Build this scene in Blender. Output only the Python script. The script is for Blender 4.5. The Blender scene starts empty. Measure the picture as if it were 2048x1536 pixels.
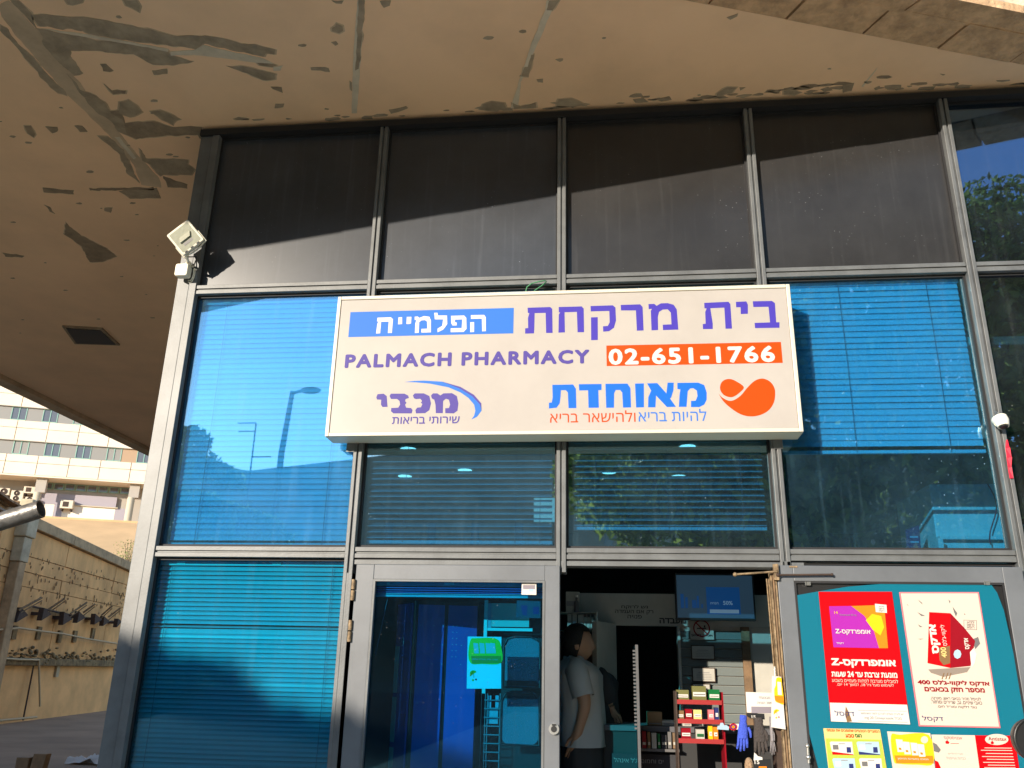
import bpy, bmesh, math, random
import numpy as np
from mathutils import Matrix, Vector, noise
random.seed(7)
rng = np.random.default_rng(7)
SC = bpy.context.scene
COL = SC.collection
PI = math.pi

# ------------------------------------------------------------------ camera
FPX = 1680.0                                   # focal length in pixels of a 2048 px wide picture
CAM = Vector((2.5839, -4.5789, 1.6))
MC = (Matrix.Rotation(0.1154, 3, 'Z') @ Matrix.Rotation(1.9015, 3, 'X') @ Matrix.Rotation(0.0215, 3, 'Z'))
cd = bpy.data.cameras.new('camera')
cd.sensor_width = 36.0
cd.lens = FPX * 36.0 / 2048.0
cd.clip_start = 0.05
cd.clip_end = 3000
camo = bpy.data.objects.new('camera', cd)
camo.matrix_world = Matrix.Translation(CAM) @ MC.to_4x4()
COL.objects.link(camo)
SC.camera = camo

# ------------------------------------------------------------------ light
TOSUN = Vector((-0.60, -1.0, 0.31)).normalized()
SUN_EL = math.asin(TOSUN.z)
w = bpy.data.worlds.new('World')
SC.world = w
w.use_nodes = True
nt = w.node_tree
sky = nt.nodes.new('ShaderNodeTexSky')
sky.sky_type = 'NISHITA'
sky.sun_disc = False
sky.sun_elevation = SUN_EL
sky.sun_rotation = math.atan2(TOSUN.x, TOSUN.y)
sky.air_density = 1.0
sky.dust_density = 0.15
sky.ozone_density = 2.0
nt.links.new(sky.outputs[0], nt.nodes['Background'].inputs[0])
nt.nodes['Background'].inputs[1].default_value = 0.15
sd = bpy.data.lights.new('sun', 'SUN')
sd.energy = 3.2
sd.angle = math.radians(0.45)
sd.color = (1.0, 0.88, 0.72)
so = bpy.data.objects.new('sun', sd)
so.rotation_euler = (-TOSUN).to_track_quat('-Z', 'Y').to_euler()
so.location = TOSUN * 60
COL.objects.link(so)
SC.view_settings.view_transform = 'Standard'
SC.view_settings.look = 'None'
SC.view_settings.gamma = 1.0
SC.view_settings.use_curve_mapping = False
SC.view_settings.exposure = 1.26
SC.cycles.max_bounces = 14
SC.cycles.diffuse_bounces = 6
SC.cycles.glossy_bounces = 5
SC.cycles.transparent_max_bounces = 24

# ------------------------------------------------------------------ materials
def srgb(r, g, b):
    f = lambda c: (c/255/12.92) if c/255 <= 0.04045 else ((c/255+0.055)/1.055)**2.4
    return (f(r), f(g), f(b))

def mat(name, col, rough=0.6, metal=0.0, var=0.0, vscale=6.0, dark=None, bump=0.0, bscale=40.0,
        spec=0.5, emit=0.0, detail=6.0, coord='Object', stretch=None, clear=0.0):
    m = bpy.data.materials.new(name)
    m.use_nodes = True
    n = m.node_tree
    b = n.nodes['Principled BSDF']
    b.inputs['Base Color'].default_value = (*col, 1)
    b.inputs['Roughness'].default_value = rough
    b.inputs['Metallic'].default_value = metal
    b.inputs['Specular IOR Level'].default_value = spec
    b.inputs['Coat Weight'].default_value = clear
    tc = n.nodes.new('ShaderNodeTexCoord')
    src = tc.outputs[coord]
    if stretch:
        mp = n.nodes.new('ShaderNodeMapping')
        mp.inputs['Scale'].default_value = stretch
        n.links.new(src, mp.inputs[0]); src = mp.outputs[0]
    if var > 0:
        t = n.nodes.new('ShaderNodeTexNoise')
        t.inputs['Scale'].default_value = vscale
        t.inputs['Detail'].default_value = detail
        t.inputs['Roughness'].default_value = 0.62
        n.links.new(src, t.inputs['Vector'])
        r = n.nodes.new('ShaderNodeValToRGB')
        d = dark if dark else tuple(c*(1-var) for c in col)
        r.color_ramp.elements[0].position = 0.34
        r.color_ramp.elements[0].color = (*d, 1)
        r.color_ramp.elements[1].position = 0.62
        r.color_ramp.elements[1].color = (*[min(1, c*(1+var*0.25)) for c in col], 1)
        n.links.new(t.outputs[0], r.inputs[0])
        n.links.new(r.outputs[0], b.inputs['Base Color'])
    if bump > 0:
        t2 = n.nodes.new('ShaderNodeTexNoise')
        t2.inputs['Scale'].default_value = bscale
        t2.inputs['Detail'].default_value = 6
        n.links.new(src, t2.inputs['Vector'])
        bp = n.nodes.new('ShaderNodeBump')
        bp.inputs['Strength'].default_value = bump
        bp.inputs['Distance'].default_value = 0.02
        n.links.new(t2.outputs[0], bp.inputs['Height'])
        n.links.new(bp.outputs[0], b.inputs['Normal'])
    if emit > 0:
        b.inputs['Emission Color'].default_value = (*col, 1)
        b.inputs['Emission Strength'].default_value = emit
    return m

def glass_mat(name, tint, refl=0.10, dust=0.04, dustcol=(0.6, 0.62, 0.62), specks=0.5, seed=0.0, opaque=False, mirror=(0.42, 0.74, 1)):
    """tinted, mirror coated glazing with dust, streaks and dried drops"""
    m = bpy.data.materials.new(name); m.use_nodes = True
    n = m.node_tree; n.nodes.clear(); N = n.nodes.new; L = n.links.new
    out = N('ShaderNodeOutputMaterial')
    tr = N('ShaderNodeBsdfDiffuse' if opaque else 'ShaderNodeBsdfTransparent'); tr.inputs[0].default_value = (*(tint if opaque else [c**0.5 for c in tint]), 1)
    gl = N('ShaderNodeBsdfGlossy'); gl.inputs['Roughness'].default_value = 0.28 if opaque else 0.012
    gl.inputs['Color'].default_value = (0.9, 0.9, 0.9, 1) if opaque else (*mirror, 1)
    fr = N('ShaderNodeFresnel'); fr.inputs[0].default_value = 1.5
    ad = N('ShaderNodeMath'); ad.operation = 'ADD'; ad.inputs[1].default_value = refl; ad.use_clamp = True
    L(fr.outputs[0], ad.inputs[0])
    m1 = N('ShaderNodeMixShader'); L(ad.outputs[0], m1.inputs[0]); L(tr.outputs[0], m1.inputs[1]); L(gl.outputs[0], m1.inputs[2])
    df = N('ShaderNodeBsdfDiffuse'); df.inputs[0].default_value = (*dustcol, 1)
    tc = N('ShaderNodeTexCoord')
    mp = N('ShaderNodeMapping'); mp.inputs['Location'].default_value = (seed, seed*0.7, 0); L(tc.outputs['Object'], mp.inputs[0])
    # fine film
    t = N('ShaderNodeTexNoise'); t.inputs['Scale'].default_value = 2.2; t.inputs['Detail'].default_value = 7; t.inputs['Roughness'].default_value = 0.7
    L(mp.outputs[0], t.inputs['Vector'])
    f1 = N('ShaderNodeMapRange'); f1.inputs[1].default_value = 0.35; f1.inputs[2].default_value = 0.8
    f1.inputs[3].default_value = dust*(0.85 if opaque else 0.5); f1.inputs[4].default_value = dust*(1.5 if opaque else 2.2); L(t.outputs[0], f1.inputs[0])
    # vertical streaks
    mp2 = N('ShaderNodeMapping'); mp2.inputs['Scale'].default_value = (26, 26, 1.2); L(mp.outputs[0], mp2.inputs[0])
    t2 = N('ShaderNodeTexNoise'); t2.inputs['Scale'].default_value = 1.0; t2.inputs['Detail'].default_value = 4; L(mp2.outputs[0], t2.inputs['Vector'])
    f2 = N('ShaderNodeMapRange'); f2.inputs[1].default_value = 0.56; f2.inputs[2].default_value = 0.85
    f2.inputs[3].default_value = 0.0; f2.inputs[4].default_value = dust*(0.7 if opaque else 2.2); L(t2.outputs[0], f2.inputs[0])
    # specks
    v = N('ShaderNodeTexVoronoi'); v.inputs['Scale'].default_value = 30; L(mp.outputs[0], v.inputs['Vector'])
    f3 = N('ShaderNodeMapRange'); f3.inputs[1].default_value = 0.07; f3.inputs[2].default_value = 0.105
    f3.inputs[3].default_value = specks; f3.inputs[4].default_value = 0.0; L(v.outputs['Distance'], f3.inputs[0])
    t3 = N('ShaderNodeTexNoise'); t3.inputs['Scale'].default_value = 3.5; t3.inputs['Detail'].default_value = 4; L(mp.outputs[0], t3.inputs['Vector'])
    f4 = N('ShaderNodeMapRange'); f4.inputs[1].default_value = 0.52; f4.inputs[2].default_value = 0.72; L(t3.outputs[0], f4.inputs[0])
    mu = N('ShaderNodeMath'); mu.operation = 'MULTIPLY'; L(f3.outputs[0], mu.inputs[0]); L(f4.outputs[0], mu.inputs[1])
    s1 = N('ShaderNodeMath'); s1.operation = 'ADD'; L(f1.outputs[0], s1.inputs[0]); L(f2.outputs[0], s1.inputs[1])
    s2 = N('ShaderNodeMath'); s2.operation = 'ADD'; s2.use_clamp = True; L(s1.outputs[0], s2.inputs[0]); L(mu.outputs[0], s2.inputs[1])
    m2 = N('ShaderNodeMixShader'); L(s2.outputs[0], m2.inputs[0]); L(m1.outputs[0], m2.inputs[1]); L(df.outputs[0], m2.inputs[2])
    L(m2.outputs[0], out.inputs[0])
    return m

M = {}
PRINT = 0.43      # pigments of vinyl and print are far darker than the paper white of a page
_mat = mat
def mat(name, col, *a, **k):
    if any(w_ in name for w_ in ('print', 'vinyl')): col = tuple(c*PRINT for c in col); k.setdefault('spec', 0.15)
    return _mat(name, col, *a, **k)
M['alu'] = mat('grey_painted_aluminium', (0.125, 0.132, 0.136), 0.45, 0.0, var=0.28, vscale=5, bump=0.04, bscale=90)
M['alu_dark'] = mat('black_gasket', (0.012, 0.012, 0.014), 0.7)
M['door_alu'] = mat('door_aluminium', (0.125, 0.135, 0.15), 0.45, 0.0, var=0.22, vscale=2, bump=0.012, bscale=60)
M['soffit'] = mat('beige_painted_plaster', (0.93, 0.625, 0.385), 0.9, var=0.12, vscale=0.9, bump=0.12, bscale=14)
M['soffit2'] = mat('old_beige_paint', (0.60, 0.45, 0.30), 0.9, var=0.3, vscale=2.5, bump=0.15, bscale=14)
M['peel'] = mat('bare_grey_plaster', (0.40, 0.315, 0.215), 0.95, var=0.3, vscale=9, bump=0.3, bscale=40)
M['peel_dark'] = mat('bare_dark_plaster', (0.33, 0.25, 0.165), 0.95, var=0.3, vscale=9, bump=0.3, bscale=40)
M['peel_light'] = mat('white_filler', (0.70, 0.60, 0.45), 0.9, var=0.2, vscale=5, bump=0.1)
M['rough_stone'] = mat('rough_tan_stone', (0.64, 0.41, 0.23), 0.95, var=0.35, vscale=9, bump=1.0, bscale=22)
M['fascia'] = mat('marbled_fascia_stone', (0.75, 0.62, 0.42), 0.9, var=0.6, vscale=4, dark=(0.22, 0.21, 0.20), bump=0.6, bscale=20)
M['white'] = mat('white_paint', (0.8, 0.78, 0.74), 0.5)
M['white_metal'] = mat('white_enamel', (0.78, 0.74, 0.62), 0.35, var=0.1, vscale=20)
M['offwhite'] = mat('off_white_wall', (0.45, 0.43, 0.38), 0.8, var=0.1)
M['shutter'] = mat('grey_shutter_enamel', (0.13, 0.15, 0.145), 0.7)
M['sign_face'] = mat('sign_face_vinyl', (0.97, 0.89, 0.82), 0.35, var=0.07, vscale=2)
M['sign_frame'] = mat('sign_frame_enamel', (0.62, 0.57, 0.46), 0.4)
M['purple'] = mat('violet_vinyl', (0.13, 0.09, 0.80), 0.5)
M['purple2'] = mat('lilac_vinyl', (0.18, 0.13, 0.62), 0.5)
M['blue_v'] = mat('blue_vinyl', (0.07, 0.34, 1.25), 0.5)
M['blue_v2'] = mat('bright_blue_vinyl', (0.02, 0.28, 1.45), 0.5)
M['orange_v'] = mat('orange_vinyl', (1.55, 0.13, 0.002), 0.5)
M['ink'] = mat('black_ink', (0.03, 0.03, 0.035), 0.6)
M['grey_ink'] = mat('grey_ink', (0.25, 0.24, 0.24), 0.6)
M['black'] = mat('black_plastic', (0.012, 0.012, 0.013), 0.4)
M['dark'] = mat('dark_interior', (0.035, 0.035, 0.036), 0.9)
M['floor_in'] = mat('shop_floor', (0.12, 0.11, 0.10), 0.5)
M['steel'] = mat('brushed_steel', (0.55, 0.54, 0.52), 0.3, 0.9)
M['rusty'] = mat('rusty_steel', (0.30, 0.21, 0.12), 0.7, 0.3, var=0.6, vscale=30, bump=0.3)
M['spandrel'] = glass_mat('dusty_black_glass', (0.006, 0.005, 0.005), 0.0, 0.048, dustcol=(0.44, 0.445, 0.46), specks=0.35, seed=1.7, opaque=True)
M['spandrel_blue'] = glass_mat('dusty_black_glass_bluish', (0.006, 0.006, 0.007), 0.0, 0.075, dustcol=(0.42, 0.47, 0.56), specks=0.4, seed=6.1, opaque=True)
M['dim_red'] = mat('dim_red_wire', (0.30, 0.012, 0.012), 0.5)
M['glass'] = glass_mat('blue_coated_glass', (0.15, 0.56, 0.82), 0.22, 0.020, dustcol=(0.3, 0.45, 0.55), specks=0.7, mirror=(0.70, 0.88, 0.90))
M['glass_r'] = glass_mat('blue_coated_glass_right', (0.16, 0.60, 0.88), 0.13, 0.022, dustcol=(0.25, 0.45, 0.62), specks=0.7, seed=2.2, mirror=(0.66, 0.85, 0.90))
M['lit_face'] = mat('pale_lit_face', (0.75, 0.9, 0.85), 0.5, emit=0.35)
M['glass_b'] = glass_mat('blue_coated_glass_dusty', (0.17, 0.58, 0.80), 0.15, 0.045, dustcol=(0.25, 0.5, 0.75), specks=0.6, seed=3.1)
M['glass_low'] = glass_mat('blue_glass_low', (0.07, 0.66, 0.80), 0.0, 0.008, specks=0.5, seed=4.7)
M['glass_c'] = glass_mat('clear_dark_glass', (0.10, 0.30, 0.42), 0.16, 0.010, specks=0.35, seed=8.3, mirror=(0.45, 0.65, 0.95))
M['glass_door'] = glass_mat('tinted_door_glass', (0.04, 0.60, 0.82), 0.0, 0.002, specks=0.2, seed=5.5)
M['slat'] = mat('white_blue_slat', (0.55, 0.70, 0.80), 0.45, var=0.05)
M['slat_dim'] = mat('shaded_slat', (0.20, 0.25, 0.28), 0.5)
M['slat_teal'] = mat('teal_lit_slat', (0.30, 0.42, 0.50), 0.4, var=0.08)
M['cord'] = mat('cord', (0.12, 0.16, 0.2), 0.8)
M['teal'] = mat('teal_board', (0.0, 0.125, 0.19), 0.35)
M['red_p'] = mat('red_print', (1.1, 0.004, 0.012), 0.35)
M['crimson'] = mat('crimson_print', (0.55, 0.012, 0.03), 0.35)
M['cream_p'] = mat('cream_print', (1.35, 1.12, 0.95), 0.4)
M['white_p'] = mat('white_print', (1.4, 1.32, 1.22), 0.4)
M['pink_edge'] = mat('pink_poster_edge', (0.70, 0.16, 0.18), 0.4)
M['purple_p'] = mat('purple_print', (0.75, 0.05, 0.75), 0.35)
M['orange_p'] = mat('orange_print', (1.7, 0.45, 0.03), 0.35)
M['yellow_p'] = mat('yellow_print', (1.8, 1.05, 0.03), 0.35)
M['palegold'] = mat('pale_gold_print', (1.6, 1.2, 0.45), 0.35)
M['lime_p'] = mat('lime_print', (0.85, 1.0, 0.14), 0.35)
M['lightblue_p'] = mat('light_blue_print', (0.8, 1.1, 1.35), 0.35)
M['navy_p'] = mat('navy_print', (0.05, 0.07, 0.30), 0.4)
M['green_p'] = mat('green_print', (0.02, 0.30, 0.08), 0.35)
M['tan_p'] = mat('tan_print', (0.45, 0.26, 0.12), 0.4)
M['grey_p'] = mat('grey_print', (0.32, 0.31, 0.31), 0.4)
M['lilac_p'] = mat('lilac_grey_print', (0.55, 0.48, 0.55), 0.4)
M['locker'] = mat('blue_locker_steel', (0.012, 0.10, 0.42), 0.35, var=0.1, vscale=4)
M['wood'] = mat('brown_wood', (0.20, 0.12, 0.06), 0.6, var=0.4, vscale=12)
M['cardboard'] = mat('cardboard', (0.30, 0.20, 0.11), 0.8, var=0.2)
M['skin'] = mat('skin', (0.40, 0.22, 0.14), 0.5)
M['hair'] = mat('dark_hair', (0.012, 0.010, 0.009), 0.6, bump=0.5, bscale=60)
M['shirt'] = mat('white_shirt', (0.42, 0.42, 0.43), 0.85, bump=0.2, bscale=9)
M['dark_cloth'] = mat('charcoal_cloth', (0.035, 0.035, 0.04), 0.9, bump=0.2, bscale=12)
M['grey_cloth'] = mat('grey_cloth', (0.10, 0.10, 0.11), 0.9, bump=0.2, bscale=12)
M['glove_blue'] = mat('blue_knit', (0.045, 0.085, 0.50), 0.9, bump=0.5, bscale=120)
M['glove_dark'] = mat('charcoal_knit', (0.055, 0.045, 0.042), 0.95, bump=0.5, bscale=120)
M['glove_grey'] = mat('grey_knit', (0.25, 0.23, 0.24), 0.95, bump=0.5, bscale=120)
M['olive_box'] = mat('olive_carton', (0.13, 0.125, 0.03), 0.5)
M['fur'] = mat('tan_plush', (0.38, 0.25, 0.15), 1.0, bump=1.0, bscale=90, var=0.3, vscale=40)
M['ribbon'] = mat('red_ribbon', (0.62, 0.02, 0.05), 0.6)
M['cable_green'] = mat('green_cable', (0.05, 0.22, 0.10), 0.5)
M['concrete'] = mat('stained_concrete', (0.76, 0.43, 0.17), 0.95, var=0.38, vscale=0.9, bump=0.5, bscale=6, stretch=(1, 1, 0.6))
M['concrete_low'] = mat('ochre_concrete', (0.80, 0.46, 0.19), 0.95, var=0.22, vscale=0.8, bump=0.3, bscale=8)
M['concrete_cap'] = mat('weathered_coping', (0.45, 0.31, 0.17), 0.95, var=0.35, vscale=3, bump=0.4, bscale=9)
M['moss'] = mat('mossy_ledge', (0.24, 0.17, 0.08), 0.95, var=0.6, vscale=5, bump=0.8, bscale=12)
M['crack'] = mat('crack_dark', (0.26, 0.165, 0.08), 0.95)
M['spall'] = mat('spalled_concrete', (0.30, 0.19, 0.09), 0.95, var=0.4)
M['pale_post'] = mat('pale_concrete_post', (0.50, 0.42, 0.28), 0.9, var=0.3, vscale=3, bump=0.2)
M['asphalt'] = mat('worn_asphalt', (0.34, 0.235, 0.15), 0.95, var=0.25, vscale=0.6, bump=0.3, bscale=40)
M['street'] = mat('added_dark_ground', (0.06, 0.055, 0.05), 0.95, var=0.2, vscale=0.6)
M['plaza'] = mat('pale_plaza_paving', (0.86, 0.66, 0.41), 0.85, var=0.15, vscale=0.8, bump=0.2, bscale=20)
M['land'] = mat('dry_land', (0.30, 0.24, 0.15), 0.95, var=0.3, vscale=0.05)
M['hill'] = mat('sandy_slope', (0.60, 0.39, 0.20), 0.95, var=0.12, vscale=0.35, bump=0.4, bscale=2)
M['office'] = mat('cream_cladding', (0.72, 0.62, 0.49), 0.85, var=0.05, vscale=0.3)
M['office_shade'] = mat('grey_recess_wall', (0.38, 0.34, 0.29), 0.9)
M['office_white'] = mat('white_render', (0.80, 0.72, 0.60), 0.85)
M['lav'] = mat('lavender_grey_render', (0.34, 0.31, 0.35), 0.85)
M['pane_grey'] = mat('grey_infill_panel', (0.25, 0.235, 0.21), 0.4)
M['pane_brown'] = mat('tan_infill_panel', (0.38, 0.25, 0.15), 0.5)
M['win_dark'] = mat('dark_window_glass', (0.10, 0.10, 0.11), 0.12, spec=0.8)
M['win_frame'] = mat('green_window_frame', (0.24, 0.42, 0.34), 0.5)
M['ac'] = mat('cream_ac_casing', (0.62, 0.54, 0.42), 0.5)
M['column'] = mat('column_render', (0.50, 0.44, 0.33), 0.85)
M['brown_metal'] = mat('rusted_dark_steel', (0.055, 0.032, 0.022), 0.8, var=0.4, vscale=12)
M['pipe'] = mat('galvanised_pipe', (0.22, 0.21, 0.20), 0.4, 0.5, var=0.35, vscale=18, bump=0.2)
M['conduit'] = mat('cream_conduit', (0.50, 0.38, 0.22), 0.7)
M['roof_tin'] = mat('rusty_corrugated_tin', (0.28, 0.15, 0.07), 0.8, var=0.4, vscale=3)
M['bark'] = mat('bark', (0.09, 0.065, 0.045), 0.95, var=0.4, bump=0.5)
M['far_wall'] = mat('plain_tan_wall', (0.32, 0.29, 0.25), 0.9, var=0.2, vscale=0.2)
M['lamp_post'] = mat('dark_lamp_post', (0.06, 0.06, 0.06), 0.6)
M['tv'] = mat('tv_picture', (0.035, 0.075, 0.12), 0.2, emit=0.16)
M['tv_blue'] = mat('tv_blue_block', (0.008, 0.06, 0.20), 0.2, emit=0.20)
M['tv_text'] = mat('tv_text', (0.12, 0.22, 0.32), 0.2, emit=0.25)
M['downlight'] = mat('downlight_glow', (0.85, 0.95, 0.85), 0.5, emit=1.3)
M['acrylic'] = mat('clear_acrylic_edge', (0.11, 0.11, 0.115), 0.3)
def leafmat(name, a, b):
    m = bpy.data.materials.new(name); m.use_nodes = True
    n = m.node_tree; n.nodes.clear(); N = n.nodes.new; L = n.links.new
    out = N('ShaderNodeOutputMaterial'); g = N('ShaderNodeNewGeometry'); r = N('ShaderNodeValToRGB')
    r.color_ramp.elements[0].color = (*a, 1); r.color_ramp.elements[1].color = (*b, 1)
    L(g.outputs['Random Per Island'], r.inputs[0])
    d = N('ShaderNodeBsdfPrincipled'); d.inputs['Roughness'].default_value = 0.45; L(r.outputs[0], d.inputs['Base Color'])
    t = N('ShaderNodeBsdfTranslucent'); L(r.outputs[0], t.inputs[0])
    mx = N('ShaderNodeMixShader'); mx.inputs[0].default_value = 0.6; L(d.outputs[0], mx.inputs[1]); L(t.outputs[0], mx.inputs[2])
    L(mx.outputs[0], out.inputs[0]); return m
M['leaf'] = leafmat('tree_leaf', (0.04, 0.075, 0.02), (0.42, 0.50, 0.12))

# ------------------------------------------------------------------ frames: planes the photograph's lines lie on
def ray(px, py):
    return MC @ Vector(((px-1024)/FPX, -(py-768)/FPX, -1))

class Frame:
    """local axes: u along the wall, v into it (away from the viewer), z up"""
    def __init__(s, P=(0, 0, 0), d=(1, 0)):
        l = math.hypot(*d); d = (d[0]/l, d[1]/l)
        s.P = Vector(P); s.d = Vector((d[0], d[1], 0)); s.v = Vector((-d[1], d[0], 0))
        s.M = Matrix(((d[0], -d[1], 0, P[0]), (d[1], d[0], 0, P[1]), (0, 0, 1, P[2]), (0, 0, 0, 1)))
    def at(s, px, py, v=0.0):
        r = ray(px, py); t = ((s.P - CAM).dot(s.v) + v) / r.dot(s.v)
        q = CAM + r*t - s.P
        return (q.dot(s.d), q.z)
    def atz(s, px, py, z):
        r = ray(px, py); t = (z + s.P.z - CAM.z)/r.z; q = CAM + r*t - s.P
        return (q.dot(s.d), q.dot(s.v))
    def w(s, u, v, z): return s.M @ Vector((u, v, z))
WORLD = Frame()

# ------------------------------------------------------------------ mesh builder
OFF = {}      # parts are written in their frame's coordinates; this is where their thing's base stands
class MB:
    def __init__(s): s.v = []; s.f = []; s.sm = []
    def add(s, vs, fs, smooth=False):
        o = len(s.v); s.v += [tuple(p) for p in vs]
        for f in fs: s.f.append(tuple(i+o for i in f)); s.sm.append(smooth)
        return s
    def box(s, x0, x1, y0, y1, z0, z1):
        if x0 > x1: x0, x1 = x1, x0
        if y0 > y1: y0, y1 = y1, y0
        if z0 > z1: z0, z1 = z1, z0
        return s.add([(x0,y0,z0),(x1,y0,z0),(x1,y1,z0),(x0,y1,z0),(x0,y0,z1),(x1,y0,z1),(x1,y1,z1),(x0,y1,z1)],
              [(0,3,2,1),(4,5,6,7),(0,1,5,4),(1,2,6,5),(2,3,7,6),(3,0,4,7)])
    def rbox(s, x0, x1, y0, y1, z0, z1, r, seg=4):
        """box with rounded corners in the x-z plane"""
        pts = []
        for cx, cz, a0 in ((x1-r, z1-r, 0), (x0+r, z1-r, 90), (x0+r, z0+r, 180), (x1-r, z0+r, 270)):
            for k in range(seg+1):
                a = math.radians(a0 + 90*k/seg); pts.append((cx+r*math.cos(a), cz+r*math.sin(a)))
        return s.prism(pts, y0, y1)
    def prism(s, pts, y0, y1):
        """outline in x-z extruded along y"""
        n = len(pts)
        a = sum(pts[i][0]*pts[(i+1)%n][1]-pts[(i+1)%n][0]*pts[i][1] for i in range(n))
        if a < 0: pts = pts[::-1]
        if y0 > y1: y0, y1 = y1, y0
        vs = [(p[0], y0, p[1]) for p in pts]+[(p[0], y1, p[1]) for p in pts]
        fs = [tuple(range(n)), tuple(range(2*n-1, n-1, -1))]
        fs += [(i+n, (i+1)%n+n, (i+1)%n, i) for i in range(n)]
        return s.add(vs, fs)
    def zprism(s, pts, z0, z1):
        n = len(pts)
        a = sum(pts[i][0]*pts[(i+1)%n][1]-pts[(i+1)%n][0]*pts[i][1] for i in range(n))
        if a < 0: pts = pts[::-1]
        vs = [(p[0], p[1], z0) for p in pts]+[(p[0], p[1], z1) for p in pts]
        fs = [tuple(range(n-1, -1, -1)), tuple(range(n, 2*n))]
        fs += [(i, (i+1)%n, (i+1)%n+n, i+n) for i in range(n)]
        return s.add(vs, fs)
    def tube(s, path, r, n=8, cap=True, smooth=True):
        path = [Vector(p) for p in path]; m = len(path)
        rr = r if isinstance(r, (list, tuple)) else [r]*m
        up = None; vs = []
        for i, p in enumerate(path):
            t = (path[min(i+1, m-1)]-path[max(i-1, 0)]).normalized()
            if up is None:
                up = Vector((0, 0, 1)) if abs(t.z) < 0.9 else Vector((1, 0, 0))
            a = (up - t*up.dot(t)).normalized(); b = t.cross(a); up = a
            e = rr[i] if isinstance(rr[i], (tuple, list)) else (rr[i], rr[i])
            for k in range(n):
                q = 2*PI*k/n; vs.append(p + a*math.cos(q)*e[0] + b*math.sin(q)*e[1])
        fs = [(i*n+k, i*n+(k+1)%n, (i+1)*n+(k+1)%n, (i+1)*n+k) for i in range(m-1) for k in range(n)]
        s.add(vs, fs, smooth)
        if cap:
            s.add(vs[:n], [tuple(range(n-1, -1, -1))]); s.add(vs[-n:], [tuple(range(n))])
        return s
    def disc(s, c, r, y, n=24, ry=None):
        return s.add([(c[0]+r*math.cos(2*PI*k/n), y, c[1]+(ry or r)*math.sin(2*PI*k/n)) for k in range(n)], [tuple(range(n))])
    def ball(s, c, r, n=10, m=8):
        r = r if isinstance(r, (tuple, list)) else (r, r, r)
        vs = []
        for i in range(m+1):
            t = PI*i/m
            for k in range(n):
                q = 2*PI*k/n; vs.append((c[0]+r[0]*math.sin(t)*math.cos(q), c[1]+r[1]*math.sin(t)*math.sin(q), c[2]+r[2]*math.cos(t)))
        fs = [(i*n+k, (i+1)*n+k, (i+1)*n+(k+1)%n, i*n+(k+1)%n) for i in range(m) for k in range(n)]
        return s.add(vs, fs, True)
    def mesh(s, name):
        me = bpy.data.meshes.new(name); me.from_pydata(s.v, [], s.f)
        me.polygons.foreach_set('use_smooth', s.sm); me.update(); return me
    def build(s, name, m, parent=None, frame=None, bevel=0.0):
        """vertices are in the frame of the parent thing (or of `frame` for a single-mesh thing)"""
        off = OFF.get(parent.name) if parent is not None else None
        me = s.mesh(name)
        if off: me.transform(Matrix.Translation(-off))
        me.materials.append(M[m] if isinstance(m, str) else m)
        o = bpy.data.objects.new(name, me); COL.objects.link(o)
        if off: OFF[o.name] = off
        if parent is not None: o.parent = parent
        elif frame is not None: o.matrix_world = frame.M
        if bevel:
            b = o.modifiers.new('bevel', 'BEVEL'); b.width = bevel; b.segments = 2; b.limit_method = 'ANGLE'
        return o

def tag(o, label=None, cat=None, group=None, kind=None):
    if label: o['label'] = label
    if cat: o['category'] = cat
    if group: o['group'] = group
    if kind: o['kind'] = kind
    return o
def thing(name, label, cat, loc=(0, 0, 0), frame=None, group=None, rz=0.0):
    o = bpy.data.objects.new(name, None); COL.objects.link(o); o.empty_display_size = 0.1
    base = frame.M if frame else Matrix.Identity(4)
    o.matrix_world = base @ Matrix.Translation(loc) @ Matrix.Rotation(rz, 4, 'Z')
    if not rz: OFF[o.name] = Vector(loc)
    return tag(o, label, cat, group)
def share(name, me, parent, loc=(0, 0, 0), rot=None):
    o = bpy.data.objects.new(name, me); COL.objects.link(o); o.parent = parent; o.location = Vector(loc) - OFF.get(parent.name, Vector())
    if rot: o.rotation_euler = rot
    return o

def recentre(o):
    """move a single-mesh thing's origin to the middle of its base, keeping it where it is"""
    me = o.data; co = np.empty(len(me.vertices)*3); me.vertices.foreach_get('co', co); co = co.reshape(-1, 3)
    c = np.array([(co[:,0].min()+co[:,0].max())/2, (co[:,1].min()+co[:,1].max())/2, co[:,2].min()])
    me.transform(Matrix.Translation(-Vector(c)))
    o.matrix_world = o.matrix_world @ Matrix.Translation(Vector(c)); return o

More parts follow.
